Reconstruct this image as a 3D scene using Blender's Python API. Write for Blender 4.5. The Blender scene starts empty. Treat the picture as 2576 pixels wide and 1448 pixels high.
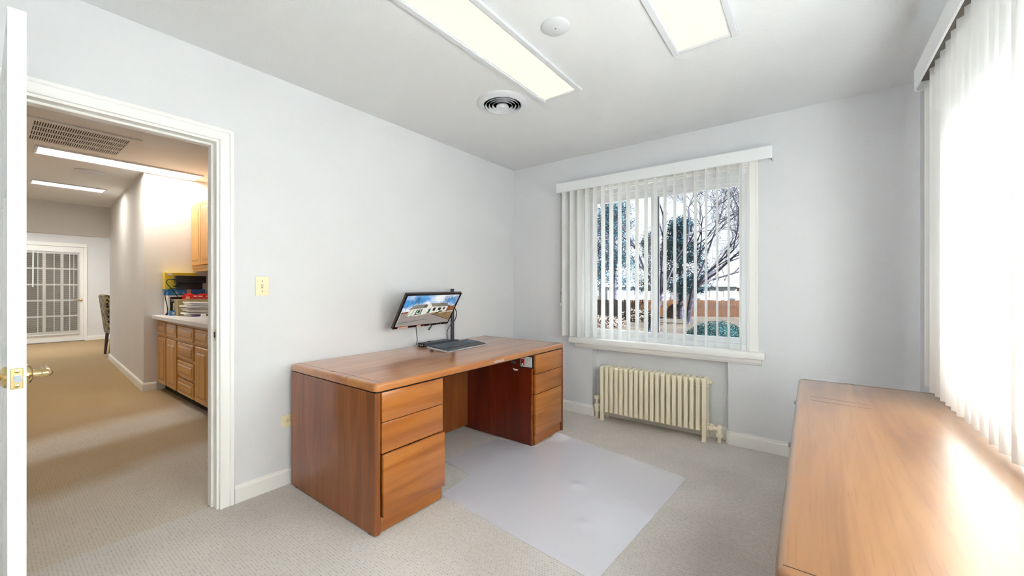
import bpy, bmesh, math, random
from mathutils import Vector, Matrix
random.seed(7)
SC = bpy.context.scene
COL = SC.collection
# ------------------------------------------------------------------ camera, sky, sun, exposure
CAM_H = 1.2
EXP = 1.5                                 # view exposure
cam = bpy.data.objects.new('camera', bpy.data.cameras.new('camera'))
COL.objects.link(cam)
cam.location = (0, 0, CAM_H)
cam.rotation_euler = (math.pi / 2, 0, math.atan2(.6, .8))
cam.data.sensor_width = 36
cam.data.lens = 36 * 1000 / 2576
cam.data.clip_start = .02
cam.data.clip_end = 400
SC.camera = cam
W = bpy.data.worlds.new('world'); SC.world = W
W.use_nodes = True
W.node_tree.nodes['Background'].inputs[0].default_value = (.86, .93, 1.0, 1)
W.node_tree.nodes['Background'].inputs[1].default_value = .5
sun = bpy.data.objects.new('sun', bpy.data.lights.new('sun', 'SUN'))
COL.objects.link(sun)
sun.data.energy = 38
sun.data.angle = math.radians(.6)
sun.data.color = (1, .985, .965)
sun.rotation_euler = Vector((-.80, -.07, -.60)).to_track_quat('-Z', 'Y').to_euler()
SC.view_settings.view_transform = 'Standard'
SC.view_settings.look = 'None'
SC.view_settings.exposure = EXP
SC.view_settings.gamma = 1
SC.view_settings.use_curve_mapping = False
try:
    SC.cycles.use_denoising = True
    SC.cycles.max_bounces = 14
    SC.cycles.diffuse_bounces = 8
    SC.cycles.transparent_max_bounces = 24
    SC.cycles.sample_clamp_indirect = 8
    SC.cycles.caustics_reflective = False
    SC.cycles.caustics_refractive = False
except Exception:
    pass

# ------------------------------------------------------------------ materials
def lin(h):
    out = []
    for i in (0, 2, 4):
        c = int(h[i:i + 2], 16) / 255
        out.append(c / 12.92 if c <= .04045 else ((c + .055) / 1.055) ** 2.4)
    return (*out, 1)
MAT = {}
def new_mat(name):
    m = bpy.data.materials.new(name); m.use_nodes = True
    nt = m.node_tree; b = nt.nodes['Principled BSDF']
    MAT[name] = m
    return m, nt, b
def setp(b, rough, metal=0, coat=0, spec=.5):
    b.inputs['Roughness'].default_value = rough
    b.inputs['Metallic'].default_value = metal
    b.inputs['Coat Weight'].default_value = coat
    b.inputs['Coat Roughness'].default_value = .12
    b.inputs['Specular IOR Level'].default_value = spec
def coords(nt, scale=(1, 1, 1), rot=(0, 0, 0)):
    tc = nt.nodes.new('ShaderNodeTexCoord'); mp = nt.nodes.new('ShaderNodeMapping')
    mp.inputs['Scale'].default_value = scale; mp.inputs['Rotation'].default_value = rot
    nt.links.new(tc.outputs['Object'], mp.inputs['Vector'])
    return mp.outputs['Vector']
def noise(nt, vec, scale, detail=3, rough=.5, dist=0):
    n = nt.nodes.new('ShaderNodeTexNoise')
    n.inputs['Scale'].default_value = scale; n.inputs['Detail'].default_value = detail
    n.inputs['Roughness'].default_value = rough; n.inputs['Distortion'].default_value = dist
    nt.links.new(vec, n.inputs['Vector'])
    return n.outputs['Fac']
def ramp(nt, fac, stops):
    r = nt.nodes.new('ShaderNodeValToRGB')
    el = r.color_ramp.elements
    while len(el) < len(stops): el.new(.5)
    for e, (p, c) in zip(el, stops):
        e.position = p; e.color = c
    nt.links.new(fac, r.inputs['Fac'])
    return r.outputs['Color']
def mix(nt, fac, a, b, mode='MIX'):
    n = nt.nodes.new('ShaderNodeMix'); n.data_type = 'RGBA'; n.blend_type = mode
    for k, v in ((0, fac), (6, a), (7, b)):
        if hasattr(v, 'links'): nt.links.new(v, n.inputs[k])
        else: n.inputs[k].default_value = v
    return n.outputs[2]
def math_(nt, op, a, b=None):
    n = nt.nodes.new('ShaderNodeMath'); n.operation = op
    for k, v in ((0, a), (1, b)):
        if v is None: continue
        if hasattr(v, 'links'): nt.links.new(v, n.inputs[k])
        else: n.inputs[k].default_value = v
    return n.outputs[0]
def bump(nt, b, h, strength, dist=.01):
    n = nt.nodes.new('ShaderNodeBump')
    n.inputs['Strength'].default_value = strength; n.inputs['Distance'].default_value = dist
    nt.links.new(h, n.inputs['Height']); nt.links.new(n.outputs['Normal'], b.inputs['Normal'])
def flat(name, hexc, rough=.5, metal=0, coat=0, spec=.5):
    m, nt, b = new_mat(name)
    b.inputs['Base Color'].default_value = lin(hexc); setp(b, rough, metal, coat, spec)
    return m
def mottled(name, h1, h2, rough, scale, bstr=0, bscale=None, metal=0, dist=.005):
    m, nt, b = new_mat(name)
    v = coords(nt)
    c = ramp(nt, noise(nt, v, scale, 4), [(.35, lin(h1)), (.65, lin(h2))])
    nt.links.new(c, b.inputs['Base Color']); setp(b, rough, metal, 0, .12)
    if bstr: bump(nt, b, noise(nt, v, bscale or scale, 3), bstr, dist)
    return m
def wood(name, c_dark, c_mid, c_light, axis, rough=.28, coat=.35, pores=.35, scale=1.0):
    """axis: index of the grain direction"""
    m, nt, b = new_mat(name)
    s = [9 * scale] * 3; s[axis] = .75 * scale
    v = coords(nt, s)
    n1 = noise(nt, v, 1.0, 4, .55, 1.2)
    s2 = [220] * 3; s2[axis] = 7
    v2 = coords(nt, s2)
    n2 = noise(nt, v2, 1.0, 2, .6)
    col = ramp(nt, n1, [(.28, lin(c_dark)), (.5, lin(c_mid)), (.72, lin(c_light))])
    w = nt.nodes.new('ShaderNodeTexWave'); w.wave_type = 'BANDS'
    w.bands_direction = 'X' if axis != 0 else 'Y'
    w.inputs['Scale'].default_value = 1.3; w.inputs['Distortion'].default_value = 9
    w.inputs['Detail'].default_value = 3; w.inputs['Detail Scale'].default_value = 1.2
    nt.links.new(v, w.inputs['Vector'])
    col = mix(nt, math_(nt, 'MULTIPLY', math_(nt, 'POWER', w.outputs['Fac'], 3.0), .22), col, lin(c_dark))
    fine = ramp(nt, n2, [(.56, (0, 0, 0, 1)), (.72, (1, 1, 1, 1))])
    col = mix(nt, math_(nt, 'MULTIPLY', fine, pores), col, lin(c_dark))
    nt.links.new(col, b.inputs['Base Color']); setp(b, rough, 0, coat)
    bump(nt, b, n2, .06, .002)
    return m
def paint_wall(name, hexc, bstr=.22, bscale=95):
    m, nt, b = new_mat(name)
    v = coords(nt)
    c = mix(nt, .04, lin(hexc), noise(nt, v, 3, 2))
    nt.links.new(c, b.inputs['Base Color']); setp(b, .75, 0, 0, .25)
    bump(nt, b, noise(nt, v, bscale, 3, .6), bstr, .006)
    return m
def carpet(name, c1, c2, cpit, bands=None):
    m, nt, b = new_mat(name)
    tc = nt.nodes.new('ShaderNodeTexCoord')
    sep = nt.nodes.new('ShaderNodeSeparateXYZ'); nt.links.new(tc.outputs['Object'], sep.inputs[0])
    v = tc.outputs['Object']
    pitch = .0155
    row = math_(nt, 'FLOOR', math_(nt, 'DIVIDE', sep.outputs[1], pitch * .8))
    off = math_(nt, 'MULTIPLY', math_(nt, 'MODULO', row, 2.0), .5)
    fx = math_(nt, 'FRACT', math_(nt, 'ADD', math_(nt, 'DIVIDE', sep.outputs[0], pitch), off))
    fy = math_(nt, 'FRACT', math_(nt, 'DIVIDE', sep.outputs[1], pitch * .8))
    dx = math_(nt, 'ABSOLUTE', math_(nt, 'SUBTRACT', fx, .5)); dy = math_(nt, 'ABSOLUTE', math_(nt, 'SUBTRACT', fy, .5))
    d = math_(nt, 'MAXIMUM', math_(nt, 'MULTIPLY', dx, 1.0), math_(nt, 'MULTIPLY', dy, 1.5))
    pit = math_(nt, 'LESS_THAN', d, .30)
    wob = ramp(nt, noise(nt, v, 55, 2), [(.42, (0, 0, 0, 1)), (.6, (1, 1, 1, 1))])
    pit = math_(nt, 'MULTIPLY', pit, wob)
    big = noise(nt, v, 1.6, 4)
    base = ramp(nt, big, [(.35, lin(c1)), (.68, lin(c2))])
    if bands:  # golden lamplight and paler daylight strips painted into the carpet colour
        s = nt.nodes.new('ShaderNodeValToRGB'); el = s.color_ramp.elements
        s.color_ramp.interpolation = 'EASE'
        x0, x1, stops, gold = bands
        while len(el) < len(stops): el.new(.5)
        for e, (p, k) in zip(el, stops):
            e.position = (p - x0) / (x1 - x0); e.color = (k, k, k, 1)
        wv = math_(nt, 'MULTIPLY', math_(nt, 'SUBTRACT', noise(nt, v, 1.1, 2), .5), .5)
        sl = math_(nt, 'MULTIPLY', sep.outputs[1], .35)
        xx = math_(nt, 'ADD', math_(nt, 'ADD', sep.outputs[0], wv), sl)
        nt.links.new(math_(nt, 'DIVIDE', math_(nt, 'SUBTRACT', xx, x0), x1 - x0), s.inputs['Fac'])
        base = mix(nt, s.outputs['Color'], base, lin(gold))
    speck = noise(nt, v, 420, 2)
    base = mix(nt, math_(nt, 'MULTIPLY', speck, .18), base, lin('ffffff'))
    col = mix(nt, math_(nt, 'MULTIPLY', pit, .4), base, lin(cpit))
    nt.links.new(col, b.inputs['Base Color']); setp(b, .95, 0, 0, .1)
    bump(nt, b, math_(nt, 'SUBTRACT', speck, math_(nt, 'MULTIPLY', pit, .8)), .5, .004)
    return m
def emit(name, hexc, k):
    m, nt, b = new_mat(name)
    b.inputs['Base Color'].default_value = [c * .12 for c in lin(hexc)[:3]] + [1]
    k *= 2 ** -EXP
    b.inputs['Emission Color'].default_value = lin(hexc); b.inputs['Emission Strength'].default_value = k
    setp(b, .4)
    return m
def clear_glass(name, tint=(1, 1, 1, 1), gloss=.06, rough=0.0):
    m, nt, b = new_mat(name)
    nt.nodes.remove(b)
    out = nt.nodes['Material Output']
    t = nt.nodes.new('ShaderNodeBsdfTransparent'); t.inputs[0].default_value = tint
    g = nt.nodes.new('ShaderNodeBsdfGlossy'); g.inputs['Roughness'].default_value = rough
    mx = nt.nodes.new('ShaderNodeMixShader'); mx.inputs[0].default_value = gloss
    nt.links.new(t.outputs[0], mx.inputs[1]); nt.links.new(g.outputs[0], mx.inputs[2])
    nt.links.new(mx.outputs[0], out.inputs[0])
    return m
def translucent(name, hexc, trans, rough=.55):
    m, nt, b = new_mat(name)
    out = nt.nodes['Material Output']
    b.inputs['Base Color'].default_value = lin(hexc); setp(b, rough)
    t = nt.nodes.new('ShaderNodeBsdfTranslucent'); t.inputs[0].default_value = lin(hexc)
    mx = nt.nodes.new('ShaderNodeMixShader'); mx.inputs[0].default_value = trans
    nt.links.new(b.outputs[0], mx.inputs[1]); nt.links.new(t.outputs[0], mx.inputs[2])
    nt.links.new(mx.outputs[0], out.inputs[0])
    # shade of overlapping vanes, put in as long edges that pass less light
    tc = nt.nodes.new('ShaderNodeTexCoord'); sep = nt.nodes.new('ShaderNodeSeparateXYZ')
    nt.links.new(tc.outputs['Object'], sep.inputs[0])
    ay = math_(nt, 'ABSOLUTE', sep.outputs[1])
    edge_shade = nt.nodes.new('ShaderNodeMapRange'); edge_shade.inputs[1].default_value = .030; edge_shade.inputs[2].default_value = .036
    edge_shade.inputs[3].default_value = trans; edge_shade.inputs[4].default_value = .04
    nt.links.new(ay, edge_shade.inputs[0]); nt.links.new(edge_shade.outputs[0], mx.inputs[0])
    return m

paint_wall('wall', 'e2e3e6')
paint_wall('wall_hall', 'dcd9d6')
paint_wall('ceiling', 'e4e6e8', .3, 70)
paint_wall('ceiling_hall', 'e8e8e6', .2, 70)
carpet('carpet', 'c8c1ba', 'd9d4ce', '766d65')
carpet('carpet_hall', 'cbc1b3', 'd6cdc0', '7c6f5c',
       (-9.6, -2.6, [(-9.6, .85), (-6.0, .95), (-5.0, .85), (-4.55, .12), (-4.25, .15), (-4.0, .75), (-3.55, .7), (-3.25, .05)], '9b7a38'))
flat('trim', 'f5f5f3', .42)
flat('trim_cream', 'f3f2ee', .42)
flat('door_white', 'f1f0ee', .38)
flat('white_metal', 'd9dce0', .4)
flat('vinyl', 'eef0f2', .35)
flat('ivory', 'efe3bd', .35)
flat('ivory_dark', 'b9a878', .5)
flat('radiator', 'fcf3da', .35)
flat('brass', 'd8bf88', .2, 1)
flat('steel', '8e949c', .3, 1)
flat('black', '0d0d0f', .4)
flat('black_gloss', '120e14', .18)
flat('dark_plastic', '2c3036', .4)
flat('navy_plastic', '333a48', .45)
flat('key_black', '1d1f24', .45)
flat('key_face', '565e6b', .3)
flat('silver', 'c9ccd0', .3, .2)
flat('bezel_grey', '2b2428', .3)
flat('tape', 'e9b9a6', .55)
flat('cable', '151515', .5)
flat('cable_grey', '5b6068', .5)
flat('duct_dark', '15110f', .8)
flat('grille_dark', '4a3420', .8)
flat('groove', '1a0c07', .6)
flat('counter', 'd8d6d6', .35)
flat('paper', 'efedea', .7)
flat('kraft', 'b0a27a', .7)
flat('blue_box', '1f78b8', .5)
flat('yellow_box', 'eccb3a', .5)
flat('red_pack', 'c81d12', .35)
flat('orange_print', 'f0a274', .5)
flat('white_print', 'f4f2ee', .5)
flat('blue_toner', '2b7ec8', .4)
flat('purple', '5b4a86', .4)
flat('card_red', 'b3070c', .4)
flat('ink', '3b3b40', .6)
flat('sticker', 'b59f9a', .5)
flat('rail_dark', '6d665c', .6)
mottled('bark', '191720', '2d2a36', .9, 6)
mottled('bark_light', '4a424a', '645c62', .9, 6)
mottled('needles', '0d2030', '21414a', .8, 2.5)
mottled('needles_grey', '1e2a33', '4a4a4a', .8, 2.5)
mottled('shrub', '061d20', '0c2a2c', .85, 4)
mottled('brush', '2f2823', '4a423c', .9, 3)
mottled('lawn', '1c1714', '2d2722', .95, .9)
mottled('fence_wood', '271407', '3a2310', .8, 1.5)
flat('house_white', '8a8d91', .6)
flat('house_brick', '6a3c30', .8)
flat('roof_grey', '6b6a6c', .8)
flat('window_dark', '5a646e', .2)
flat('car_white', 'c8ccd2', .3)
mottled('floral', '6d6152', 'b3a68c', .9, 14, .3, 60)
flat('floral_gold', 'c2a23c', .8)
flat('floral_dark', '2b2420', .8)
flat('chair_leg', '3a1d10', .35)
flat('blind_slat', 'e9e8e4', .5)
flat('taupe', 'a1978a', .8)
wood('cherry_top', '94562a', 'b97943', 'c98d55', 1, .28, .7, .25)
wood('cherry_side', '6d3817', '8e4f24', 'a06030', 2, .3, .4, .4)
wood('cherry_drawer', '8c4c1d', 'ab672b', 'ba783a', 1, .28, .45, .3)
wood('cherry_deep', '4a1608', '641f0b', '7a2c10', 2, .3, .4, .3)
wood('cherry_edge', '6a3212', '8f4d20', 'a05c2a', 1, .2, .7, .2)
wood('credenza_top', '734b2a', '8f643c', '9d744b', 1, .36, 1.0, .45, .8)
MAT['credenza_top'].node_tree.nodes['Principled BSDF'].inputs['Coat Roughness'].default_value = .22
wood('oak', 'b07a3a', 'c9934d', 'd6a45c', 2, .4, .2, .35)
wood('oak_h', 'b07a3a', 'c9934d', 'd6a45c', 0, .4, .2, .35)
clear_glass('glass', (.97, 1, 1, 1), .04)
clear_glass('glass_far', (.9, .9, .88, 1), .12, .05)
clear_glass('plastic_clear', (.9, .92, .95, 1), .2, .1)
translucent('vane', 'f8f8f7', .5)
emit('lamp_diffuser', 'fff7e4', 1.0)
emit('lamp_hall', 'fff9ef', 33.0)
emit('scr_asphalt', '9a928e', .9)
emit('scr_white', 'e6e2d8', .9)
emit('scr_roof', '8a877c', .9)
emit('scr_roof_dark', '5f5e58', .9)
emit('scr_green', '1f6b54', .9)
emit('scr_dark', '2b3135', .9)
emit('scr_lawn', '8d7454', .9)
emit('scr_snow', 'cfc7bd', .9)
emit('scr_branch', '4a3f3e', .9)
emit('scr_kerb', '4a3a30', .9)
emit('scr_bush', '3a4a20', .9)
emit('scr_hedge', '8a5a3a', .9)
emit('scr_kerb_light', 'c08850', .9)
m, nt, b = new_mat('scr_sky')
v = coords(nt, (3, 3, 8))
c = ramp(nt, noise(nt, v, 1.6, 5, .6), [(.42, lin('4f9fe0')), (.58, lin('f2f4f8'))])
nt.links.new(c, b.inputs['Emission Color']); b.inputs['Emission Strength'].default_value = .95 * 2 ** -EXP
b.inputs['Base Color'].default_value = (.02, .02, .02, 1); setp(b, .3)
# milky studded plastic of the chair mat
m, nt, b = new_mat('mat_plastic')
out = nt.nodes['Material Output']
b.inputs['Base Color'].default_value = lin('f7f6fd'); setp(b, .22, 0, 1.0)
vv = coords(nt)
vor = nt.nodes.new('ShaderNodeTexVoronoi'); vor.inputs['Scale'].default_value = 45
nt.links.new(vv, vor.inputs['Vector'])
bump(nt, b, math_(nt, 'ADD', math_(nt, 'LESS_THAN', vor.outputs['Distance'], .16), math_(nt, 'MULTIPLY', noise(nt, vv, 3.5, 2), 3)), .25, .004)
tr = nt.nodes.new('ShaderNodeBsdfTransparent'); tr.inputs[0].default_value = (.96, .96, 1, 1)
mx = nt.nodes.new('ShaderNodeMixShader'); mx.inputs[0].default_value = .6
nt.links.new(tr.outputs[0], mx.inputs[1]); nt.links.new(b.outputs[0], mx.inputs[2]); nt.links.new(mx.outputs[0], out.inputs[0])

# ------------------------------------------------------------------ mesh helpers
class MB:
    def __init__(s): s.v = []; s.f = []; s.m = []
    def add(s, vs, fs, mi=0):
        o = len(s.v); s.v += [tuple(p) for p in vs]
        s.f += [tuple(i + o for i in f) for f in fs]; s.m += [mi] * len(fs)
        return s
    def box(s, a, b, bev=0, seg=1, mi=0):
        a, b = [min(x, y) for x, y in zip(a, b)], [max(x, y) for x, y in zip(a, b)]
        vs = [(x, y, z) for x in (a[0], b[0]) for y in (a[1], b[1]) for z in (a[2], b[2])]
        fs = [(0, 1, 3, 2), (4, 6, 7, 5), (0, 4, 5, 1), (2, 3, 7, 6), (0, 2, 6, 4), (1, 5, 7, 3)]
        if not bev: return s.add(vs, fs, mi)
        bm = bmesh.new()
        vv = [bm.verts.new(p) for p in vs]
        for f in fs: bm.faces.new([vv[i] for i in f])
        bev = min(bev, .48 * min(b[i] - a[i] for i in range(3)))
        bmesh.ops.bevel(bm, geom=bm.edges[:], offset=bev, segments=seg, affect='EDGES', profile=.5)
        bm.verts.index_update()
        s.add([tuple(q.co) for q in bm.verts], [[q.index for q in f.verts] for f in bm.faces], mi)
        bm.free(); return s
    def tube(s, pts, r, n=8, mi=0, caps=True):
        pts = [Vector(p) for p in pts]
        rs = r if isinstance(r, (list, tuple)) else [r] * len(pts)
        o = len(s.v); up = None; vs = []; fs = []
        for i, p in enumerate(pts):
            d = (pts[min(i + 1, len(pts) - 1)] - pts[max(i - 1, 0)]).normalized()
            if up is None:
                up = Vector((0, 0, 1)) if abs(d.z) < .9 else Vector((1, 0, 0))
            sd = d.cross(up).normalized(); up = sd.cross(d).normalized()
            for k in range(n):
                a = 2 * math.pi * k / n
                vs.append(p + (sd * math.cos(a) + up * math.sin(a)) * rs[i])
        for i in range(len(pts) - 1):
            for k in range(n):
                fs.append((i * n + k, i * n + (k + 1) % n, (i + 1) * n + (k + 1) % n, (i + 1) * n + k))
        if caps:
            fs.append(tuple(range(n - 1, -1, -1))); fs.append(tuple(range(len(vs) - n, len(vs))))
        return s.add(vs, fs, mi)
    def cable(s, pts, r, n=8, sub=6):
        P = [Vector(p) for p in pts]; out = []
        for i in range(len(P) - 1):
            a, b, c, d = P[max(i - 1, 0)], P[i], P[i + 1], P[min(i + 2, len(P) - 1)]
            for k in range(sub):
                t = k / sub
                out.append(.5 * ((2 * b) + (c - a) * t + (2 * a - 5 * b + 4 * c - d) * t * t + (3 * b - a - 3 * c + d) * t ** 3))
        return s.tube(out + [P[-1]], r, n)
    def lathe(s, prof, n=24, M=None, mi=0):
        """prof: list of (radius, height) about local Z"""
        vs = []; fs = []
        for r, z in prof:
            for k in range(n):
                a = 2 * math.pi * k / n
                p = Vector((r * math.cos(a), r * math.sin(a), z))
                vs.append(M @ p if M else p)
        for i in range(len(prof) - 1):
            for k in range(n):
                fs.append((i * n + k, i * n + (k + 1) % n, (i + 1) * n + (k + 1) % n, (i + 1) * n + k))
        if prof[0][0] > 1e-6: fs.append(tuple(range(n - 1, -1, -1)))
        if prof[-1][0] > 1e-6: fs.append(tuple(range((len(prof) - 1) * n, len(prof) * n)))
        return s.add(vs, fs, mi)
    def prism(s, poly, axis, a, b, mi=0):
        """poly: 2D points in the two other axes (cyclic order), extruded along axis from a to b"""
        def P(u, w, t):
            return {0: (t, u, w), 1: (u, t, w), 2: (u, w, t)}[axis]
        n = len(poly)
        vs = [P(u, w, a) for u, w in poly] + [P(u, w, b) for u, w in poly]
        fs = [tuple(range(n - 1, -1, -1)), tuple(range(n, 2 * n))]
        fs += [(i, (i + 1) % n, n + (i + 1) % n, n + i) for i in range(n)]
        return s.add(vs, fs, mi)
    def xf(s, M, start=0):
        for i in range(start, len(s.v)): s.v[i] = tuple(M @ Vector(s.v[i]))
        return s
    def mesh(s, name, mats, smooth=False, off=(0, 0, 0)):
        me = bpy.data.meshes.new(name)
        me.from_pydata([(x - off[0], y - off[1], z - off[2]) for x, y, z in s.v], [], s.f)
        mats = mats if isinstance(mats, (list, tuple)) else [mats]
        for k in mats: me.materials.append(MAT[k])
        if len(mats) > 1: me.polygons.foreach_set('material_index', s.m)
        bm = bmesh.new(); bm.from_mesh(me); bmesh.ops.recalc_face_normals(bm, faces=bm.faces[:]); bm.to_mesh(me); bm.free()
        if smooth:
            me.polygons.foreach_set('use_smooth', [True] * len(me.polygons))
            me.set_sharp_from_angle(angle=math.radians(42))
        me.update()
        return me
    def obj(s, name, mats, parent=None, smooth=False, loc=None, kind=None, label=None):
        """vertices in world coordinates; a part is stored relative to its thing's base"""
        if loc is None:
            off = root_loc(parent) if parent else (0, 0, 0)
            o = bpy.data.objects.new(name, s.mesh(name, mats, smooth, off))
        else:                                   # vertices are local, placed at world loc
            off = root_loc(parent) if parent else (0, 0, 0)
            o = bpy.data.objects.new(name, s.mesh(name, mats, smooth))
            o.location = [l - f for l, f in zip(loc, off)]
        COL.objects.link(o)
        if parent: o.parent = parent
        if kind: o['kind'] = kind
        if label: o['label'] = label
        return o
def root_loc(p):
    l = Vector((0, 0, 0))
    while p is not None:
        l += p.location; p = p.parent
    return l
def tag(o, label, cat, group=None, kind=None):
    o['label'] = label; o['category'] = cat
    if group: o['group'] = group
    if kind: o['kind'] = kind
    return o
def thing(name, label, cat, loc, group=None, kind=None):
    o = bpy.data.objects.new(name, None); COL.objects.link(o)
    o.location = loc; o.empty_display_size = .05
    return tag(o, label, cat, group, kind)
def B(name, a, b, mat, parent=None, bev=0, seg=1, smooth=None, **k):
    return MB().box(a, b, bev, seg).obj(name, mat, parent, smooth=bool(bev and seg > 1) if smooth is None else smooth, **k)
def struct(name, mb, mat, label, cat, smooth=False):
    return tag(mb.obj(name, mat, smooth=smooth), label, cat, kind='structure')
def link_copy(src, parent, world_loc):
    o = src.copy(); COL.objects.link(o); o.parent = parent
    off = root_loc(parent)
    o.location = [l - f for l, f in zip(world_loc, off)]
    return o
TZ = lambda x, y, z, a=0: Matrix.Translation((x, y, z)) @ Matrix.Rotation(a, 4, 'Z')

# ------------------------------------------------------------------ the room shell
XL, XR, YB, YF, ZC = -2.57, .54, 3.45, -1.25, 2.465
ZH = 2.55                                  # hall ceiling
WT = .12                                   # left wall thickness
DY0, DY1, DZ = .045, .774, 2.003           # doorway
WX0, WX1, WZ0, WZ1 = -1.76, -.365, .715, 2.12   # back window opening
RX0, RX1, RZ = -1.64, -.505, .632          # radiator recess
RY0, RY1, RWZ0, RWZ1 = -.45, 2.27, .90, 2.06    # right window opening
XM = XL - WT
struct('floor', MB().box((XL - WT / 2, YF - .1, -.1), (XR + .25, YB + .25, 0)), 'carpet',
       'beige grey loop carpet with rows of small pits in the office', 'floor')
struct('ceiling', MB().box((XM + .001, YF - .1, ZC), (XR + .25, YB + .25, ZC + .12)), 'ceiling',
       'off-white textured ceiling of the office with the recessed lights', 'ceiling')
m_ = MB()
m_.box((XM, YF, 0), (XL, DY0, ZC)); m_.box((XM, DY0, DZ), (XL, DY1, ZC)); m_.box((XM, DY1, 0), (XL, YB, ZC))
struct('wall_left', m_, 'wall', 'pale grey wall with the open doorway and the desk against it', 'wall')
m_ = MB(); y0, y1 = YB, YB + .22
m_.box((XM, y0, 0), (RX0, y1, ZC)); m_.box((RX1, y0, 0), (XR + .22, y1, ZC))
m_.box((RX0, y0 + .09, 0), (RX1, y1, RZ)); m_.box((RX0, y0, RZ), (RX1, y1, WZ0))
m_.box((RX0, y0, WZ1), (RX1, y1, ZC)); m_.box((RX0, y0, WZ0), (WX0, y1, WZ1)) if WX0 > RX0 else None
m_.box((WX1, y0, WZ0), (RX1, y1, WZ1)) if WX1 < RX1 else None
# window is wider than the recess: rebuild the parts beside the opening
m_ = MB()
m_.box((XM, y0, 0), (RX0, y1, WZ0)); m_.box((RX1, y0, 0), (XR + .22, y1, WZ0))
m_.box((RX0, y0 + .09, 0), (RX1, y1, RZ)); m_.box((RX0, y0, RZ), (RX1, y1, WZ0))
m_.box((XM, y0, WZ0), (WX0, y1, ZC)); m_.box((WX1, y0, WZ0), (XR + .22, y1, ZC)); m_.box((WX0, y0, WZ1), (WX1, y1, ZC))
struct('wall_back', m_, 'wall', 'grey textured wall with the window above the radiator niche', 'wall')
m_ = MB(); x0, x1 = XR, XR + .22
m_.box((x0, YF, 0), (x1, RY0, ZC)); m_.box((x0, RY1, 0), (x1, YB, ZC))
m_.box((x0, RY0, 0), (x1, RY1, RWZ0)); m_.box((x0, RY0, RWZ1), (x1, RY1, ZC))
struct('wall_right', m_, 'wall', 'grey wall behind the closed vertical blind on the right', 'wall')
struct('wall_front', MB().box((XM, YF - .1, 0), (XR + .22, YF, ZC)), 'wall', 'pale grey wall behind the viewer', 'wall')

def baseboard(name, p0, p1, label, h=.098, t=.014):
    """runs along an axis; p0,p1 on the wall face; room side given by sign in t tuple"""
    (ax, ay), (bx, by), (nx, ny) = p0, p1, t if isinstance(t, tuple) else (0, 0)
    mb = MB()
    L = Vector((bx - ax, by - ay, 0)); n = Vector((nx, ny, 0))
    prof = [(0, 0), (.014, 0), (.014, h - .02), (.009, h - .012), (.006, h), (0, h)]
    vs = []
    for base in (Vector((ax, ay, 0)), Vector((bx, by, 0))):
        vs += [base + n * u + Vector((0, 0, w)) for u, w in prof]
    k = len(prof)
    fs = [tuple(range(k - 1, -1, -1)), tuple(range(k, 2 * k))] + [(i, (i + 1) % k, k + (i + 1) % k, k + i) for i in range(k)]
    mb.add(vs, fs)
    return struct(name, mb, 'trim_cream', label, 'baseboard')
baseboard('baseboard_left', (XL, DY1 + .07), (XL, YB), 'white baseboard from the door casing along the left wall', t=(1, 0))
baseboard('baseboard_left_front', (XL, YF), (XL, DY0 - .07), 'white baseboard behind the open door', t=(1, 0))
baseboard('baseboard_back_left', (XL, YB), (RX0, YB), 'cream baseboard between the desk and the radiator niche', t=(0, -1))
baseboard('baseboard_back_right', (RX1, YB), (XR, YB), 'cream baseboard right of the radiator niche', t=(0, -1))
baseboard('baseboard_niche', (RX0, YB + .09), (RX1, YB + .09), 'cream baseboard at the back of the radiator niche', t=(0, -1))
baseboard('baseboard_niche_left', (RX0, YB), (RX0, YB + .09), 'short cream baseboard on the left return of the niche', t=(1, 0))
baseboard('baseboard_niche_right', (RX1, YB), (RX1, YB + .09), 'short cream baseboard on the right return of the niche', t=(-1, 0))
baseboard('baseboard_right', (XR, YF), (XR, YB), 'cream baseboard below the right window', t=(-1, 0))

# door casing (room side) and jamb
def casing(name, xw, sgn, label):
    r = thing(name, label, 'door casing', (xw, DY1, 0), kind='structure')
    w = .066
    def bar(nm, y0, y1, z0, z1, inner):
        mb = MB(); k = .0006
        if nm == 'head_casing':
            mb.box((xw, y0 + .0222, z0 + .0122), (xw + sgn * .013, y1 - .0222, z1 - .0217)); mb.box((xw, y0 + k, z1 - .0215), (xw + sgn * .021, y1 - k, z1 - k), .004)
            mb.box((xw, y0 + w - .012, z0 + .0004), (xw + sgn * .017, y1 - w + .012, z0 + .012)); mb.box((xw, y0 + .0222, z0), (xw + sgn * .0128, y0 + w - .0122, z0 + .0121)); mb.box((xw, y1 - w + .0122, z0), (xw + sgn * .0128, y1 - .0222, z0 + .0121))
        else:
            o, i_ = (y1, y0) if inner > 0 else (y0, y1); q = 1 if inner > 0 else -1
            mb.box((xw, i_ + q * .0122, z0), (xw + sgn * .0126, o - q * .0217, z1 - w)); mb.box((xw, o - q * .0215, z0), (xw + sgn * .0206, o, z1), .004)
            mb.box((xw, i_ + q * .0004, z0), (xw + sgn * .0166, i_ + q * .012, z1 - w - .001))
        mb.obj(nm, 'trim', r)
    bar('side_casing', DY1, DY1 + w, 0, DZ + w, 1)
    bar('side_casing', DY0 - w, DY0, 0, DZ + w, -1)
    bar('head_casing', DY0 - w, DY1 + w, DZ, DZ + w, 0)
    return r
casing('trim_1', XL, 1, 'white moulded casing around the open doorway on the left wall')
casing('trim_2', XM, -1, 'white casing on the hall side of the doorway')
r = thing('trim_3', 'white door jamb lining with a brass strike plate', 'door jamb', (XM + .06, DY1, 0), kind='structure')
B('jamb', (XM, DY1 - .012, 0), (XL, DY1, DZ), 'trim', r)
B('jamb', (XM, DY0, 0), (XL, DY0 + .004, DZ), 'trim', r)
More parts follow.
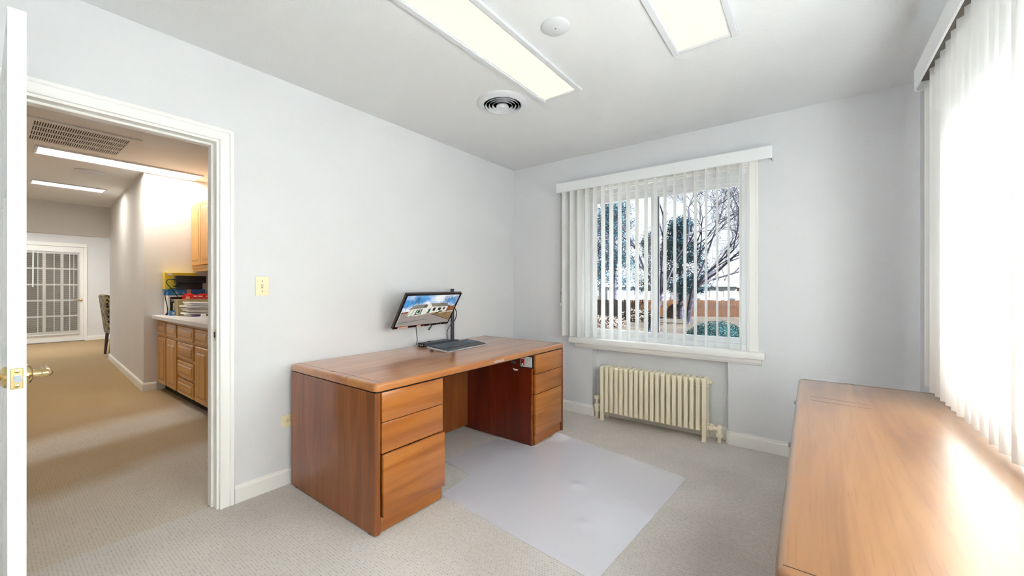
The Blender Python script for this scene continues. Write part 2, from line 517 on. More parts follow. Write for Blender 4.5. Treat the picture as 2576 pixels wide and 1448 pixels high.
B('head_jamb', (XM, DY0 + .0041, DZ - .012), (XL, DY1 - .0121, DZ), 'trim', r)
B('door_stop', (XM + .02, DY1 - .024, 0), (XM + .075, DY1 - .012, DZ - .012), 'trim', r, .003)
B('door_stop', (XM + .02, DY0 + .005, DZ - .024), (XM + .075, DY1 - .024, DZ - .012), 'trim', r, .003)
mb = MB(); mb.box((XL - .038, DY1 - .0145, .915), (XL - .008, DY1 - .011, .975), .001)
sp = mb.obj('strike_plate', 'brass', r); MB().box((XL - .03, DY1 - .0155, .93), (XL - .016, DY1 - .0138, .96)).obj('latch_hole', 'duct_dark', sp)

# door leaf, open at a right angle to the wall
DXE = -1.842; LY0, LY1 = .0435, .0785
d1 = thing('door_1', 'white panelled door standing open at the left edge with brass levers', 'door', (XL, LY0, 0), kind='structure')
mb = MB(); mb.box((XL + .004, LY0 + .0035, .012), (DXE - .0005, LY1 - .0035, 2.007))
lw = DXE - XL
def frame_bars(ya, yb):
    for (u0, u1, z0, z1) in ((0, .11, .012, 2.008), (lw - .115, lw, .012, 2.008), (.11, lw - .115, .012, .23), (.11, lw - .115, 1.88, 2.008),
                             (.11, lw - .115, .86, 1.0), (.11, lw - .115, 1.5, 1.6), (lw / 2 - .05, lw / 2 + .05, .23, .86), (lw / 2 - .05, lw / 2 + .05, 1.0, 1.5), (lw / 2 - .05, lw / 2 + .05, 1.6, 1.88)):
        mb.box((XL + (.004 if u0 == 0 else u0), ya, z0), (XL + u1, yb, z1))
frame_bars(LY0, LY0 + .0034); frame_bars(LY1 - .0034, LY1)
mb.box((DXE - .02, LY0 + .0004, .0125), (DXE + .0003, LY1 - .0004, 2.0085))
mb.obj('leaf', 'door_white', d1)
for ya, yb in ((LY0 + .0012, LY0 + .0045), (LY1 - .0045, LY1 - .0012)):
    for cx in (XL + .11 + (lw / 2 - .16) / 2 + .0, XL + lw / 2 + .05 + (lw / 2 - .165) / 2):
        for z0, z1 in ((.23, .86), (1.0, 1.5), (1.6, 1.88)):
            B('panel', (cx - (lw / 2 - .165) / 2 + .02, ya, z0 + .02), (cx + (lw / 2 - .165) / 2 - .02, yb, z1 - .02), 'door_white', d1, .004)
HZ = .937
mb = MB(); mb.box((DXE - .001, LY0 + .005, HZ - .03), (DXE + .0015, LY1 - .006, HZ + .03), .001)
lp = mb.obj('latch_plate', 'brass', d1)
MB().prism([(LY0 + .012, HZ - .009), (LY1 - .012, HZ - .011), (LY1 - .007, HZ), (LY1 - .012, HZ + .011), (LY0 + .012, HZ + .009)], 0, DXE, DXE + .011).obj('latch_bolt', 'steel', lp)
for dz in (-.021, .021):
    MB().lathe([(.0055, 0), (.005, .0015), (0, .002)], 14, Matrix.Translation((DXE + .0014, (LY0 + LY1) / 2, HZ + dz)) @ Matrix.Rotation(math.pi / 2, 4, 'Y')).obj('screw', 'brass', lp, True)
def lever(sgn, y):
    xh = DXE - .06
    R_ = Matrix.Translation((xh, y, HZ)) @ Matrix.Rotation(-sgn * math.pi / 2, 4, 'X')
    h = MB().lathe([(.032, 0), (.031, .006), (.024, .011), (.013, .015), (.011, .03), (.0125, .034)], 28, R_)
    h.obj('rose', 'brass', d1, True)
    yy = y + sgn * .04
    MB().tube([(xh + .008, yy, HZ), (xh, yy + sgn * .004, HZ), (xh - .03, yy + sgn * .004, HZ + .001), (xh - .08, yy + sgn * .002, HZ + .004), (xh - .105, yy, HZ + .002)],
              [.010, .0115, .0095, .009, .007], 14).obj('lever', 'brass', d1, True)
    MB().tube([(xh, y + sgn * .03, HZ), (xh, yy + sgn * .006, HZ)], [.011, .0115], 14).obj('spindle', 'brass', d1, True)
lever(1, LY1); lever(-1, LY0)
for z in (.25, 1.0, 1.78):
    MB().tube([(XL + .004, LY0 - .004, z - .045), (XL + .004, LY0 - .004, z + .045)], .006, 10).obj('hinge', 'brass', d1, True)

# ------------------------------------------------------------------ hall and the room beyond
HXW = -6.18           # wall with the counter end
HYB = 1.90            # wall behind the cabinets
HYN = -1.0            # near-side hall wall
HEX = -9.44           # header between hall and far room
FX = -13.3            # far wall
struct('floor_hall', MB().box((FX - 1.6, HYN - .1, -.1), (XL - WT / 2 - .0005, 3.3, 0)), 'carpet_hall', 'tan carpet of the hall with golden lamplight and pale daylight strips painted in', 'floor')
struct('ceiling_hall', MB().box((HEX, HYN - .1, ZH), (XM, HYB + .1, ZH + .1)), 'ceiling_hall', 'beige ceiling of the hall beyond the doorway', 'ceiling')
struct('ceiling_far', MB().box((FX - 1.6, HYN - .1, 2.6), (HEX - .001, 3.3, 2.7)), 'ceiling_hall', 'ceiling of the room at the end of the hall', 'ceiling')
mb = MB().prism([(HXW, 1.125), (HXW, HYB + .1), (HXW - .12, HYB + .1), (HXW - .12, 1.26), (HEX, 1.43), (HEX, 1.29)], 2, 0, ZH)
struct('wall_hall_right', mb, 'wall_hall', 'pale hall wall running back from the counter end', 'wall')
struct('wall_hall_cabinet', MB().box((HXW, HYB, 0), (XM, HYB + .1, ZH)), 'wall_hall', 'pale hall wall behind the oak cabinets', 'wall')
struct('wall_hall_near', MB().box((HEX, HYN - .1, 0), (XM, HYN, ZH)), 'wall_hall', 'hall wall opposite the oak cabinets', 'wall')
struct('wall_header', MB().box((HEX - .14, HYN, 2.05), (HEX, 1.30, 2.6)), 'wall_hall', 'beige header over the opening at the end of the hall', 'wall')
m_ = MB(); dy0, dy1 = .46, 1.395
m_.box((FX - .12, HYN, 0), (FX, dy0, 2.6)); m_.box((FX - .12, dy1, 0), (FX, 3.2, 2.6)); m_.box((FX - .12, dy0, 2.125), (FX, dy1, 2.6))
struct('wall_far', m_, 'wall', 'pale bluish wall around the white French door', 'wall')
struct('wall_far_right', MB().box((FX, 3.2, 0), (HEX, 3.3, 2.6)), 'wall', 'right side wall of the room at the end of the hall', 'wall')
struct('wall_far_return', MB().box((HEX - .12, 1.43, 0), (HEX, 3.2, 2.6)), 'wall', 'wall returning behind the hall wall end', 'wall')
m_ = MB()   # side wall of the far room with a window opening that lets daylight in
m_.box((FX, HYN - .1, 0), (-12.9, HYN, 2.6)); m_.box((-9.9, HYN - .1, 0), (HEX, HYN, 2.6))
m_.box((-12.9, HYN - .1, 0), (-9.9, HYN, .5)); m_.box((-12.9, HYN - .1, 2.2), (-9.9, HYN, 2.6))
struct('wall_far_left', m_, 'wall', 'left side wall of the far room with a wide window', 'wall')
r = thing('window_3', 'wide window in the side wall of the far room', 'window', (-11.4, HYN, .5), kind='structure')
for xx in (-12.87, -11.4, -9.93): B('mullion', (xx - .03, HYN - .08, .5), (xx + .03, HYN - .02, 2.2), 'vinyl', r)
for a_, b_ in ((-12.84, -11.43), (-11.37, -9.96)): B('pane', (a_, HYN - .053, .5), (b_, HYN - .047, 2.2), 'glass', r)
struct('wall_beyond_door', MB().box((FX - 1.6, HYN, 0), (FX - 1.5, 3.2, 2.6)), 'taupe', 'taupe wall seen dimly through the French door', 'wall')
mb = MB()
def bb_line(mb, a, b, n, h=.098):
    a = Vector((*a, 0)); b = Vector((*b, 0)); n = Vector((*n, 0)).normalized()
    prof = [(0, 0), (.014, 0), (.014, h - .02), (.006, h), (0, h)]
    vs = [p + n * u + Vector((0, 0, w)) for p in (a, b) for u, w in prof]; k = len(prof)
    mb.add(vs, [tuple(range(k - 1, -1, -1)), tuple(range(k, 2 * k))] + [(i, (i + 1) % k, k + (i + 1) % k, k + i) for i in range(k)])
bb_line(mb, (HXW, 1.125), (HEX, 1.29), (-.05, -1)); bb_line(mb, (HXW, 1.111), (HXW, 1.235), (1, 0))
struct('baseboard_hall', mb, 'trim_cream', 'white baseboard along the hall wall corner', 'baseboard')
mb = MB(); bb_line(mb, (FX, dy1 + .055), (FX, 3.2), (1, 0))
struct('baseboard_far', mb, 'trim', 'white baseboard right of the French door', 'baseboard')
# French door: frame, stiles, 15 panes
fd = thing('door_2', 'white French door with fifteen panes at the end of the hall', 'door', (FX, dy0, 0), kind='structure')
for y0, y1, z0, z1 in ((dy1, dy1 + .055, 0, 2.124), (dy0 - .055, dy0, 0, 2.124), (dy0 - .055, dy1 + .055, 2.125, 2.205)):
    B('frame', (FX, y0, z0), (FX + .02, y1, z1), 'trim', fd, .004)
B('threshold', (FX - .02, dy0, 0), (FX + .03, dy1 + .02, .012), 'rail_dark', fd)
cols = [(.555, .787), (.832, 1.045), (1.090, 1.303)]
zt, zb = 1.955, .245
rows = []
ph = (zt - zb - 4 * .035) / 5
for i in range(5): rows.append((zt - i * (ph + .035) - ph, zt - i * (ph + .035)))
fx0, fx1 = FX - .045, FX - .005
for y0, y1, z0, z1, nm in ((dy0, cols[0][0], 0, 2.12, 'stile'), (cols[2][1], dy1 - .003, 0, 2.12, 'stile'), (cols[0][0], cols[2][1], .013, zb, 'bottom_rail'), (cols[0][0], cols[2][1], zt, 2.12, 'top_rail')):
    B(nm, (fx0, y0, z0 + .014 if nm == 'stile' else z0), (fx1, y1, z1), 'door_white', fd)
for a, c in ((cols[0][1], cols[1][0]), (cols[1][1], cols[2][0])): B('muntin', (fx0, a, zb), (fx1, c, zt), 'door_white', fd)
for i in range(4):
    for y0, y1 in cols: B('muntin', (fx0, y0, rows[i + 1][1]), (fx1, y1, rows[i][0]), 'door_white', fd)
for y0, y1 in cols:
    for z0, z1 in rows: B('pane', (FX - .028, y0, z0), (FX - .022, y1, z1), 'glass_far', fd)
MB().lathe([(.028, 0), (.026, .008), (.011, .014), (.011, .04)], 20, Matrix.Translation((FX - .005, 1.355, .925)) @ Matrix.Rotation(math.pi / 2, 4, 'Y')).obj('rose', 'brass', fd, True)
MB().tube([(FX + .035, 1.362, .925), (FX + .04, 1.32, .927), (FX + .036, 1.24, .922)], [.011, .01, .007], 10).obj('lever', 'brass', fd, True)
# mini blind hung on the French door, slats open
bl = thing('mini_blind', 'white mini blind with open slats on the French door', 'blind', (FX + .02, 1.0, 2.03))
B('headrail', (FX + .002, .52, 2.0), (FX + .032, 1.335, 2.035), 'vinyl', bl, .003)
mb = MB(); n = 84
for i in range(n):
    z = 1.985 - i * (1.985 - .20) / n
    mb.prism([(FX + .004, z), (FX + .016, z + .0028), (FX + .029, z + .001), (FX + .016, z + .0038)], 1, .53, 1.325)
mb.obj('slats', 'blind_slat', bl, kind='stuff')
B('bottom_rail', (FX + .004, .53, .165), (FX + .03, 1.325, .19), 'vinyl', bl, .004)
for y in (.72, .95, 1.18): B('ladder_cord', (FX + .0295, y - .004, .18), (FX + .0305, y + .004, 2.0), 'white_print', bl)
MB().tube([(FX + .05, .655, 2.0), (FX + .055, .65, 1.22)], .011, 8).obj('wand', 'vinyl', bl, True)
MB().tube([(FX + .045, 1.24, 2.0), (FX + .047, 1.238, .98)], .004, 6).obj('lift_cord', 'white_print', bl, True)

# ------------------------------------------------------------------ ceiling fittings
def ceiling_light(x0, x1, y0, y1, z, label, mat, fr=.03, cat='ceiling light', group=None):
    r = thing('ceiling_light', label, cat, ((x0 + x1) / 2, (y0 + y1) / 2, z - .016), group)
    t = .016
    for nm, a, c in (('frame_rail', (x0, y0, z - t), (x0 + fr, y1, z)), ('frame_rail', (x1 - fr, y0, z - t), (x1, y1, z)),
                     ('end_rail', (x0 + fr, y0, z - t + .003), (x1 - fr, y0 + fr * .8, z)), ('end_rail', (x0 + fr, y1 - fr * .8, z - t + .003), (x1 - fr, y1, z))):
        B(nm, a, c, 'white_metal', r, .003)
    mb = MB(); mb.box((x0 + fr * 1.25, y0 + fr, z - .0085), (x1 - fr * 1.25, y1 - fr, z - .0035))
    mb.obj('diffuser', mat, r)
    # inner door frame step
    for a, c in (((x0 + fr, y0 + fr * .8, z - .010), (x0 + fr * 1.25, y1 - fr * .8, z)), ((x1 - fr * 1.25, y0 + fr * .8, z - .010), (x1 - fr, y1 - fr * .8, z))):
        B('door_frame', a, c, 'vinyl', r)
    return r
ceiling_light(-1.458, -1.155, 1.04, 2.283, ZC, 'long warm fluorescent ceiling light beside the round vent', 'lamp_diffuser')
ceiling_light(-.592, -.284, 1.02, 2.25, ZC, 'warm fluorescent ceiling light cut by the top edge, right of the round cover', 'lamp_diffuser')
ceiling_light(-6.16, -5.82, .30, 1.60, ZH, 'long bright hall ceiling light next to the large grille', 'lamp_hall', .03)
ceiling_light(-7.97, -7.70, .36, 1.03, ZH, 'short bright ceiling light farther down the hall', 'lamp_hall', .025)
ceiling_light(-11.9, -11.3, .0, 1.2, 2.6, 'ceiling light of the room at the end of the hall', 'lamp_hall', .03)
# round cover plate
def cover(x, y, z, rr, label):
    c = thing('cover_plate', label, 'cover plate', (x, y, z))
    MB().lathe([(0, -.011), (rr - .006, -.011), (rr, -.006), (rr, 0)], 40, Matrix.Translation((x, y, z))).obj('disc', 'white_metal', c, True)
    MB().lathe([(0, -.013), (.003, -.0125), (.0035, -.0105)], 10, Matrix.Translation((x, y, z))).obj('screw', 'rail_dark', c, True)
cover(-.985, 1.665, ZC, .068, 'round blank cover plate between the two office ceiling lights')
cover(-6.66, .745, ZH, .12, 'round cover on the hall ceiling between its two lights')
cover(-4.56, .535, ZH, .115, 'round cover on the hall ceiling before the large grille')
# round air vent
vx, vy = -1.683, 2.135
rv = thing('round_vent', 'round white ceiling vent with concentric rings', 'vent', (vx, vy, ZC))
T = Matrix.Translation((vx, vy, ZC))
MB().lathe([(.125, -.016), (.13, -.022), (.15, -.017), (.174, -.004), (.176, 0), (.125, 0), (.125, -.016)], 48, T).obj('flange', 'white_metal', rv, True)
MB().lathe([(0, -.0015), (.126, -.0015), (.126, -.0005), (0, -.0005)], 40, T).obj('duct_back', 'duct_dark', rv)
for ra_ in (.117, .094, .071):
    MB().lathe([(ra_ - .012, -.003), (ra_, -.027), (ra_ - .0015, -.027), (ra_ - .0135, -.003), (ra_ - .012, -.003)], 40, T).obj('ring', 'white_metal', rv, True)
MB().lathe([(.030, -.003), (.044, -.028), (.042, -.031), (.030, -.027), (.020, -.029), (.016, -.035), (0, -.036)], 32, T).obj('centre_cone', 'white_metal', rv, True)
for a in (0, math.pi / 2):
    d = Vector((math.cos(a), math.sin(a), 0)) * .124; c = Vector((vx, vy, ZC - .006))
    MB().tube([c - d, c + d], .003, 6).obj('spoke', 'steel', rv, True)
# hall return air grille
gx0, gx1, gy0, gy1 = -5.615, -4.96, .25, .815
gv = thing('air_grille', 'large beige return air grille in the hall ceiling', 'vent', ((gx0 + gx1) / 2, (gy0 + gy1) / 2, ZH))
for a, c in (((gx0 - .07, gy0 - .07, ZH - .012), (gx0, gy1 + .07, ZH)), ((gx1, gy0 - .07, ZH - .012), (gx1 + .07, gy1 + .07, ZH)), ((gx0, gy0 - .07, ZH - .012), (gx1, gy0, ZH)), ((gx0, gy1, ZH - .012), (gx1, gy1 + .07, ZH))):
    B('frame_rail', a, c, 'ceiling_hall', gv, .003)
B('filter', (gx0, gy0, ZH - .002), (gx1, gy1, ZH - .0005), 'grille_dark', gv)
for i in range(1, 4):
    x = gx0 + (gx1 - gx0) * i / 4; B('cross_bar', (x - .012, gy0, ZH - .010), (x + .012, gy1, ZH - .003), 'ceiling_hall', gv)
mb = MB(); n = 40
for i in range(n + 1):
    y = gy0 + (gy1 - gy0) * i / n; mb.box((gx0, y - .0032, ZH - .009), (gx1, y + .0032, ZH - .003))
mb.obj('fins', 'ceiling_hall', gv, kind='stuff')

# ------------------------------------------------------------------ back window, its trim and blind
YG = YB + .075
w1 = thing('window_1', 'white sliding window over the radiator looking onto trees', 'window', ((WX0 + WX1) / 2, YB, WZ0), kind='structure')
cw = .06
for nm, a, c in (('side_casing', (WX0 - cw, YB - .016, WZ0 + .012), (WX0, YB, WZ1 + cw)), ('side_casing', (WX1, YB - .016, WZ0 + .012), (WX1 + cw, YB, WZ1 + cw)), ('head_casing', (WX0, YB - .016, WZ1), (WX1, YB, WZ1 + cw))):
    B(nm, a, c, 'trim_cream', w1, .003)
for x_ in (WX0 - cw, WX1 + cw - .016): B('back_band', (x_, YB - .024, WZ0 + .012), (x_ + .016, YB - .016, WZ1 + cw), 'trim_cream', w1, .003)
# reveal lining
B('reveal', (WX0, YB - .002, WZ0), (WX0 + .012, YB + .12, WZ1), 'trim_cream', w1); B('reveal', (WX1 - .012, YB - .002, WZ0), (WX1, YB + .12, WZ1), 'trim_cream', w1)
B('head_reveal', (WX0 + .012, YB - .002, WZ1 - .012), (WX1 - .012, YB + .12, WZ1), 'trim_cream', w1)
# stepped head boards
B('head_step', (WX0 + .012, YB + .03, WZ1 - .05), (WX1 - .012, YB + .12, WZ1 - .012), 'vinyl', w1); B('head_step', (WX0 + .012, YB + .05, WZ1 - .075), (WX1 - .012, YB + .12, WZ1 - .05), 'vinyl', w1)
# stool, apron
B('stool', (-1.862, YB - .065, .677), (-.262, YB + .03, .727), 'trim_cream', w1, .006, 2)
mb = MB().prism([(YB, .628), (YB - .018, .632), (YB - .030, .650), (YB - .032, .677), (YB, .677)], 0, -1.812, -.285); mb.obj('apron', 'trim_cream', w1)
# vinyl slider
gx = [-1.665, -1.115, -1.052, -.435]; gz = (.812, 1.995)
B('window_frame', (WX0 + .012, YG - .02, WZ0 + .012), (gx[0] - .03, YG + .05, WZ1 - .075), 'vinyl', w1); B('window_frame', (gx[3] + .025, YG - .02, WZ0 + .012), (WX1 - .012, YG + .05, WZ1 - .075), 'vinyl', w1)
B('window_frame', (gx[0] - .03, YG - .02, gz[1] + .03), (gx[3] + .025, YG + .05, WZ1 - .075), 'vinyl', w1); B('window_frame', (WX0 + .012, YG - .035, WZ0 + .003), (WX1 - .012, YG + .05, gz[0] - .045), 'vinyl', w1)
for a, c, ys in ((gx[0], gx[1], YG + .0), (gx[2], gx[3], YG + .018)):
    s_ = B('sash', (a - .03, ys - .012, gz[0] - .045), (a, ys + .016, gz[1] + .03), 'vinyl', w1, .003)
    B('sash_stile', (c, ys - .012, gz[0] - .045), (c + (.033 if c == gx[1] else .025), ys + .016, gz[1] + .03), 'vinyl', w1, .003)
    B('sash_rail', (a, ys - .012, gz[0] - .045), (c, ys + .016, gz[0]), 'vinyl', w1, .003)
    B('sash_rail', (a, ys - .012, gz[1]), (c, ys + .016, gz[1] + .03), 'vinyl', w1, .003)
    B('pane', (a, ys, gz[0]), (c, ys + .004, gz[1]), 'glass', w1)
B('weatherstrip', (gx[2] - .008, YG + .004, gz[0]), (gx[2], YG + .01, gz[1]), 'cable_grey', w1)

def curved_vane(w=.089, sag=.007, h=1.0, n=7, t=.0012):
    """local mesh: vane hangs down from z=0, width along local Y, crown along local X"""
    front = []; back = []
    for i in range(n + 1):
        u = -1 + 2 * i / n
        y = u * w / 2; x = sag * (1 - u * u)
        front.append((x + t / 2, y)); back.append((x - t / 2, y))
    poly = front + back[::-1]
    mb = MB(); k = len(poly)
    vs = [(x, y, -h) for x, y in poly] + [(x, y, 0) for x, y in poly]
    fs = [(i, (i + 1) % k, k + (i + 1) % k, k + i) for i in range(k)]
    m2 = n + 1
    for z in (0, k):
        for i in range(n): fs.append((z + i, z + i + 1, z + k - 2 - i, z + k - 1 - i))
    return mb.add(vs, fs)
def valance_end(mb, x0, x1, y, z0, z1): pass
vb = thing('vertical_blind', 'open white vertical blind hanging in front of the back window', 'blind', (-1.09, 3.39, 2.12))
VZ0, VZ1 = 2.118, 2.205
mb = MB(); mb.prism([(3.33, VZ0), (3.335, VZ0 - .003), (3.338, VZ0), (3.338, VZ1 - .006), (3.3395, VZ1), (3.333, VZ1 + .001), (3.329, VZ1 - .006)], 0, -1.962, -.212)
va = mb.obj('valance', 'vinyl', vb)
for x_ in (-1.962, -.217): B('valance_return', (x_, 3.338, VZ0), (x_ + .005, YB, VZ1), 'vinyl', va)
B('headrail', (-1.94, 3.37, 2.135), (-.235, 3.41, 2.165), 'vinyl', vb, .002)
vh = 2.13 - .742
vm = curved_vane(h=vh)
first = None
for i in range(20):
    x = -1.892 + i * .0777
    if first is None:
        first = vm.obj('vane', 'vane', vb, True, loc=(x, 3.385, 2.13)); o = first
    else: o = link_copy(first, vb, (x, 3.385, 2.13))
    o.rotation_euler = (0, 0, math.radians((-14 if i == 0 else -6 if i < 3 else 0) + random.uniform(-1.5, 1.5)))
MB().tube([(-1.938, 3.385, 2.13), (-1.94, 3.384, 1.6), (-1.939, 3.386, 1.2)], .0012, 6).obj('pull_cord', 'cable_grey', vb, True)
MB().tube([(-1.948, 3.385, 2.13), (-1.949, 3.384, 1.6), (-1.947, 3.386, 1.05)], .0012, 6).obj('pull_cord', 'cable_grey', vb, True)
B('cord_connector', (-1.944, 3.38, 1.13), (-1.932, 3.39, 1.165), 'plastic_clear', vb, .002)
MB().lathe([(.002, 0), (.007, -.008), (.008, -.022), (.004, -.03), (0, -.031)], 14, Matrix.Translation((-1.947, 3.386, 1.055))).obj('tassel', 'white_print', vb, True)

# ------------------------------------------------------------------ right window and its closed blind
w2 = thing('window_2', 'wide sunlit window behind the closed vertical blind', 'window', (XR, 1.06, RWZ0), kind='structure')
xg = XR + .14
for nm, a, c in (('window_frame', (xg - .03, RY0, RWZ0), (xg + .03, RY0 + .05, RWZ1)), ('window_frame', (xg - .03, RY1 - .05, RWZ0), (xg + .03, RY1, RWZ1)),
                 ('window_frame', (xg - .03, RY0 + .05, RWZ0), (xg + .03, RY1 - .05, RWZ0 + .05)), ('window_frame', (xg - .03, RY0 + .05, RWZ1 - .05), (xg + .03, RY1 - .05, RWZ1)),
                 ('mullion', (xg - .025, .60, RWZ0 + .05), (xg + .025, .65, RWZ1 - .05)), ('mullion', (xg - .025, 1.50, RWZ0 + .05), (xg + .025, 1.55, RWZ1 - .05))):
    B(nm, a, c, 'vinyl', w2)
for y0, y1 in ((RY0 + .05, .60), (.65, 1.50), (1.55, RY1 - .05)): B('pane', (xg - .003, y0, RWZ0 + .05), (xg + .003, y1, RWZ1 - .05), 'glass', w2)
B('stool', (XR - .03, RY0 - .05, RWZ0 - .03), (xg - .03, RY1 + .05, RWZ0), 'trim_cream', w2, .004)
rb = thing('vertical_blind', 'closed white sunlit vertical blind covering the right wall above the credenza', 'blind', (.43, 1.1, 2.11))
XV = .385
mb = MB(); mb.prism([(XV, 2.115), (XV + .004, 2.112), (XV + .008, 2.115), (XV + .008, 2.204), (XV + .004, 2.209), (XV, 2.204)], 1, -.5, 2.585)
va = mb.obj('valance', 'vinyl', rb)
mb = MB(); pts = []
for k in range(7):
    a = math.pi / 2 * k / 6; pts.append((XV + .03 - .03 * math.cos(a), 2.585 + .03 * math.sin(a)))
inn = [(XV + .03 - .022 * math.cos(math.pi / 2 * k / 6), 2.585 + .022 * math.sin(math.pi / 2 * k / 6)) for k in range(6, -1, -1)]
mb.prism(pts + [(XR, 2.615), (XR, 2.607)] + inn, 2, 2.113, 2.206); mb.obj('valance_return', 'vinyl', va, True)
B('headrail', (.405, -.48, 2.145), (.455, 2.585, 2.175), 'rail_dark', rb, .002)
vm = curved_vane(h=2.14 - .752, sag=.006); first = None
for i in range(39):
    y = 2.555 - i * .0777
    if first is None: first = vm.obj('vane', 'vane', rb, True, loc=(.432, y, 2.14)); o = first
    else: o = link_copy(first, rb, (.432, y, 2.14))
    o.rotation_euler = (0, 0, math.radians((12 if i < 2 else 27) + random.uniform(-3, 3)))

# ------------------------------------------------------------------ radiator in the niche
RXA, RXB, NS = -1.535, -.640, 20
ra = thing('radiator', 'cream cast iron radiator of twenty sections in the niche below the window', 'radiator', ((RXA + RXB) / 2, 3.44, 0))
pit = (RXB - RXA) / NS; RY0_, RY1_ = 3.37, 3.515
def section(feet):
    mb = MB(); w = .0145
    zb_ = .075; zt_ = .488
    for yc in (RY0_ + .018, (RY0_ + RY1_) / 2, RY1_ - .018):
        mb.prism([(-w, yc - .018), (-w + .004, yc - .0195), (w - .004, yc - .0195), (w, yc - .018), (w, yc + .016), (-w, yc + .016)], 2, zb_ + .012, zt_ - .012)
    for z0, z1 in ((zb_, zb_ + .05), (zt_ - .05, zt_)):
        mb.prism([(RY0_ - .001, z0 + .012), (RY0_ + .012, z0), (RY1_ - .012, z0), (RY1_ + .001, z0 + .012), (RY1_ + .001, z1 - .012), (RY1_ - .012, z1), (RY0_ + .012, z1), (RY0_ - .001, z1 - .012)], 0, -w, w)
    for z in (zb_ + .03, zt_ - .03):
        yc = (RY0_ + RY1_) / 2; mb.tube([(-pit / 2, yc, z), (pit / 2, yc, z)], .026, 10)
    if feet:
        for y0, y1 in ((RY0_, RY0_ + .034), (RY1_ - .034, RY1_)):
            mb.prism([(y0, 0), (y0 + .022, 0), (y1, zb_ + .03), (y0, zb_ + .03)] if y0 == RY0_ else [(y1 - .022, 0), (y1, 0), (y1, zb_ + .03), (y0, zb_ + .03)], 0, -w, w)
    return mb
s_mid = s_end = None
for i in range(NS):
    x = RXA + (i + .5) * pit; e = i in (0, NS - 1)
    if e:
        s_end = section(True).obj('section', 'radiator', ra, True, loc=(x, 0, 0)) if s_end is None else link_copy(s_end, ra, (x, 0, 0))
    else:
        s_mid = section(False).obj('section', 'radiator', ra, True, loc=(x, 0, 0)) if s_mid is None else link_copy(s_mid, ra, (x, 0, 0))
for z in (.43, .14):
    MB().tube([(RXA - .005, 3.41, z), (RXB + .008, 3.41, z)], .004, 6).obj('tie_rod', 'radiator', ra, True)
yc = (RY0_ + RY1_) / 2
MB().lathe([(.024, 0), (.024, .012), (.014, .014), (.014, .03), (.0, .031)], 6, Matrix.Translation((RXB - .006, yc, .458)) @ Matrix.Rotation(math.pi / 2, 4, 'Y')).obj('end_plug', 'radiator', ra)
# left valve
xv = RXA - .055
mb = MB(); mb.tube([(RXA + .01, yc, .105), (xv, yc, .105)], .017, 12); mb.lathe([(.0, .0), (.014, .0), (.014, .05), (.021, .055), (.024, .08), (.024, .115), (.02, .125), (.014, .13), (.012, .165), (0, .166)], 18, Matrix.Translation((xv, yc, 0)))
mb.obj('valve', 'radiator', ra, True)
MB().lathe([(.010, .165), (.028, .17), (.031, .182), (.026, .196), (.012, .203), (0, .204)], 20, Matrix.Translation((xv, yc, 0))).obj('valve_knob', 'radiator', ra, True)
# right elbow
xe = RXB + .075
mb = MB(); mb.tube([(RXB - .01, yc, .105), (xe - .02, yc, .10), (xe, yc, .095)], .016, 12); mb.lathe([(.03, -.012), (.03, .012)], 6, Matrix.Translation((RXB + .02, yc, .105)) @ Matrix.Rotation(math.pi / 2, 4, 'Y'))
mb.lathe([(.013, 0), (.013, .04), (.024, .045), (.024, .062), (.019, .066), (.02, .115), (.013, .12), (.013, .138), (0, .14)], 16, Matrix.Translation((xe, yc, 0)))
mb.obj('return_elbow', 'radiator', ra, True)

# ------------------------------------------------------------------ office desk
DX0, DX1, DYa, DYb, DT = -2.535, -1.662, 1.130, 2.945, .738
dk = thing('office_desk', 'cherry double pedestal office desk against the left wall', 'desk', ((DX0 + DX1) / 2, (DYa + DYb) / 2, 0))
def bullnose_slab(x0, x1, y0, y1, z0, z1, rad, corner=.03, axis=None):
    bm = bmesh.new()
    vs = [bm.verts.new((x, y, z)) for x in (x0, x1) for y in (y0, y1) for z in (z0, z1)]
    for f in [(0, 1, 3, 2), (4, 6, 7, 5), (0, 4, 5, 1), (2, 3, 7, 6), (0, 2, 6, 4), (1, 5, 7, 3)]: bm.faces.new([vs[i] for i in f])
    vert = [e for e in bm.edges if abs(e.verts[0].co.z - e.verts[1].co.z) > 1e-6]
    if corner: bmesh.ops.bevel(bm, geom=vert, offset=corner, segments=5, affect='EDGES', profile=.5)
    top = [e for e in bm.edges if e.verts[0].co.z > z1 - 1e-6 and e.verts[1].co.z > z1 - 1e-6 and len(e.link_faces) == 2 and any(abs(f.normal.z) < .5 for f in e.link_faces)]
    bm.normal_update()
    top = [e for e in bm.edges if e.verts[0].co.z > z1 - 1e-6 and e.verts[1].co.z > z1 - 1e-6 and any(abs(f.normal.z) < .5 for f in e.link_faces)]
    bmesh.ops.bevel(bm, geom=top, offset=rad, segments=5, affect='EDGES', profile=.5)
    bm.verts.index_update()
    mb = MB(); mb.add([tuple(v.co) for v in bm.verts], [[v.index for v in f.verts] for f in bm.faces]); bm.free()
    return mb
def desk_top(root, x0, x1, y0, y1, zt, mat, band=.045):
    top = bullnose_slab(x0, x1, y0, y1, zt - .038, zt, .014).obj('desk_top', mat, root, True)
    for y in (y0 + band, y1 - band):
        B('inlay_line', (x0 + .012, y - .0009, zt - .001), (x1 - .010, y + .0009, zt + .0004), 'groove', top)
    return top
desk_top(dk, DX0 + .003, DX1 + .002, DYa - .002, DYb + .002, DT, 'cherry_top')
B('inlay_notch', (-2.14, DYa + .034, DT - .001), (-2.10, DYa + .040, DT + .0006), 'groove', dk)
B('reveal_strip', (DX0 + .012, DYa + .006, DT - .045), (DX1 - .008, DYb - .006, DT - .038), 'groove', dk)
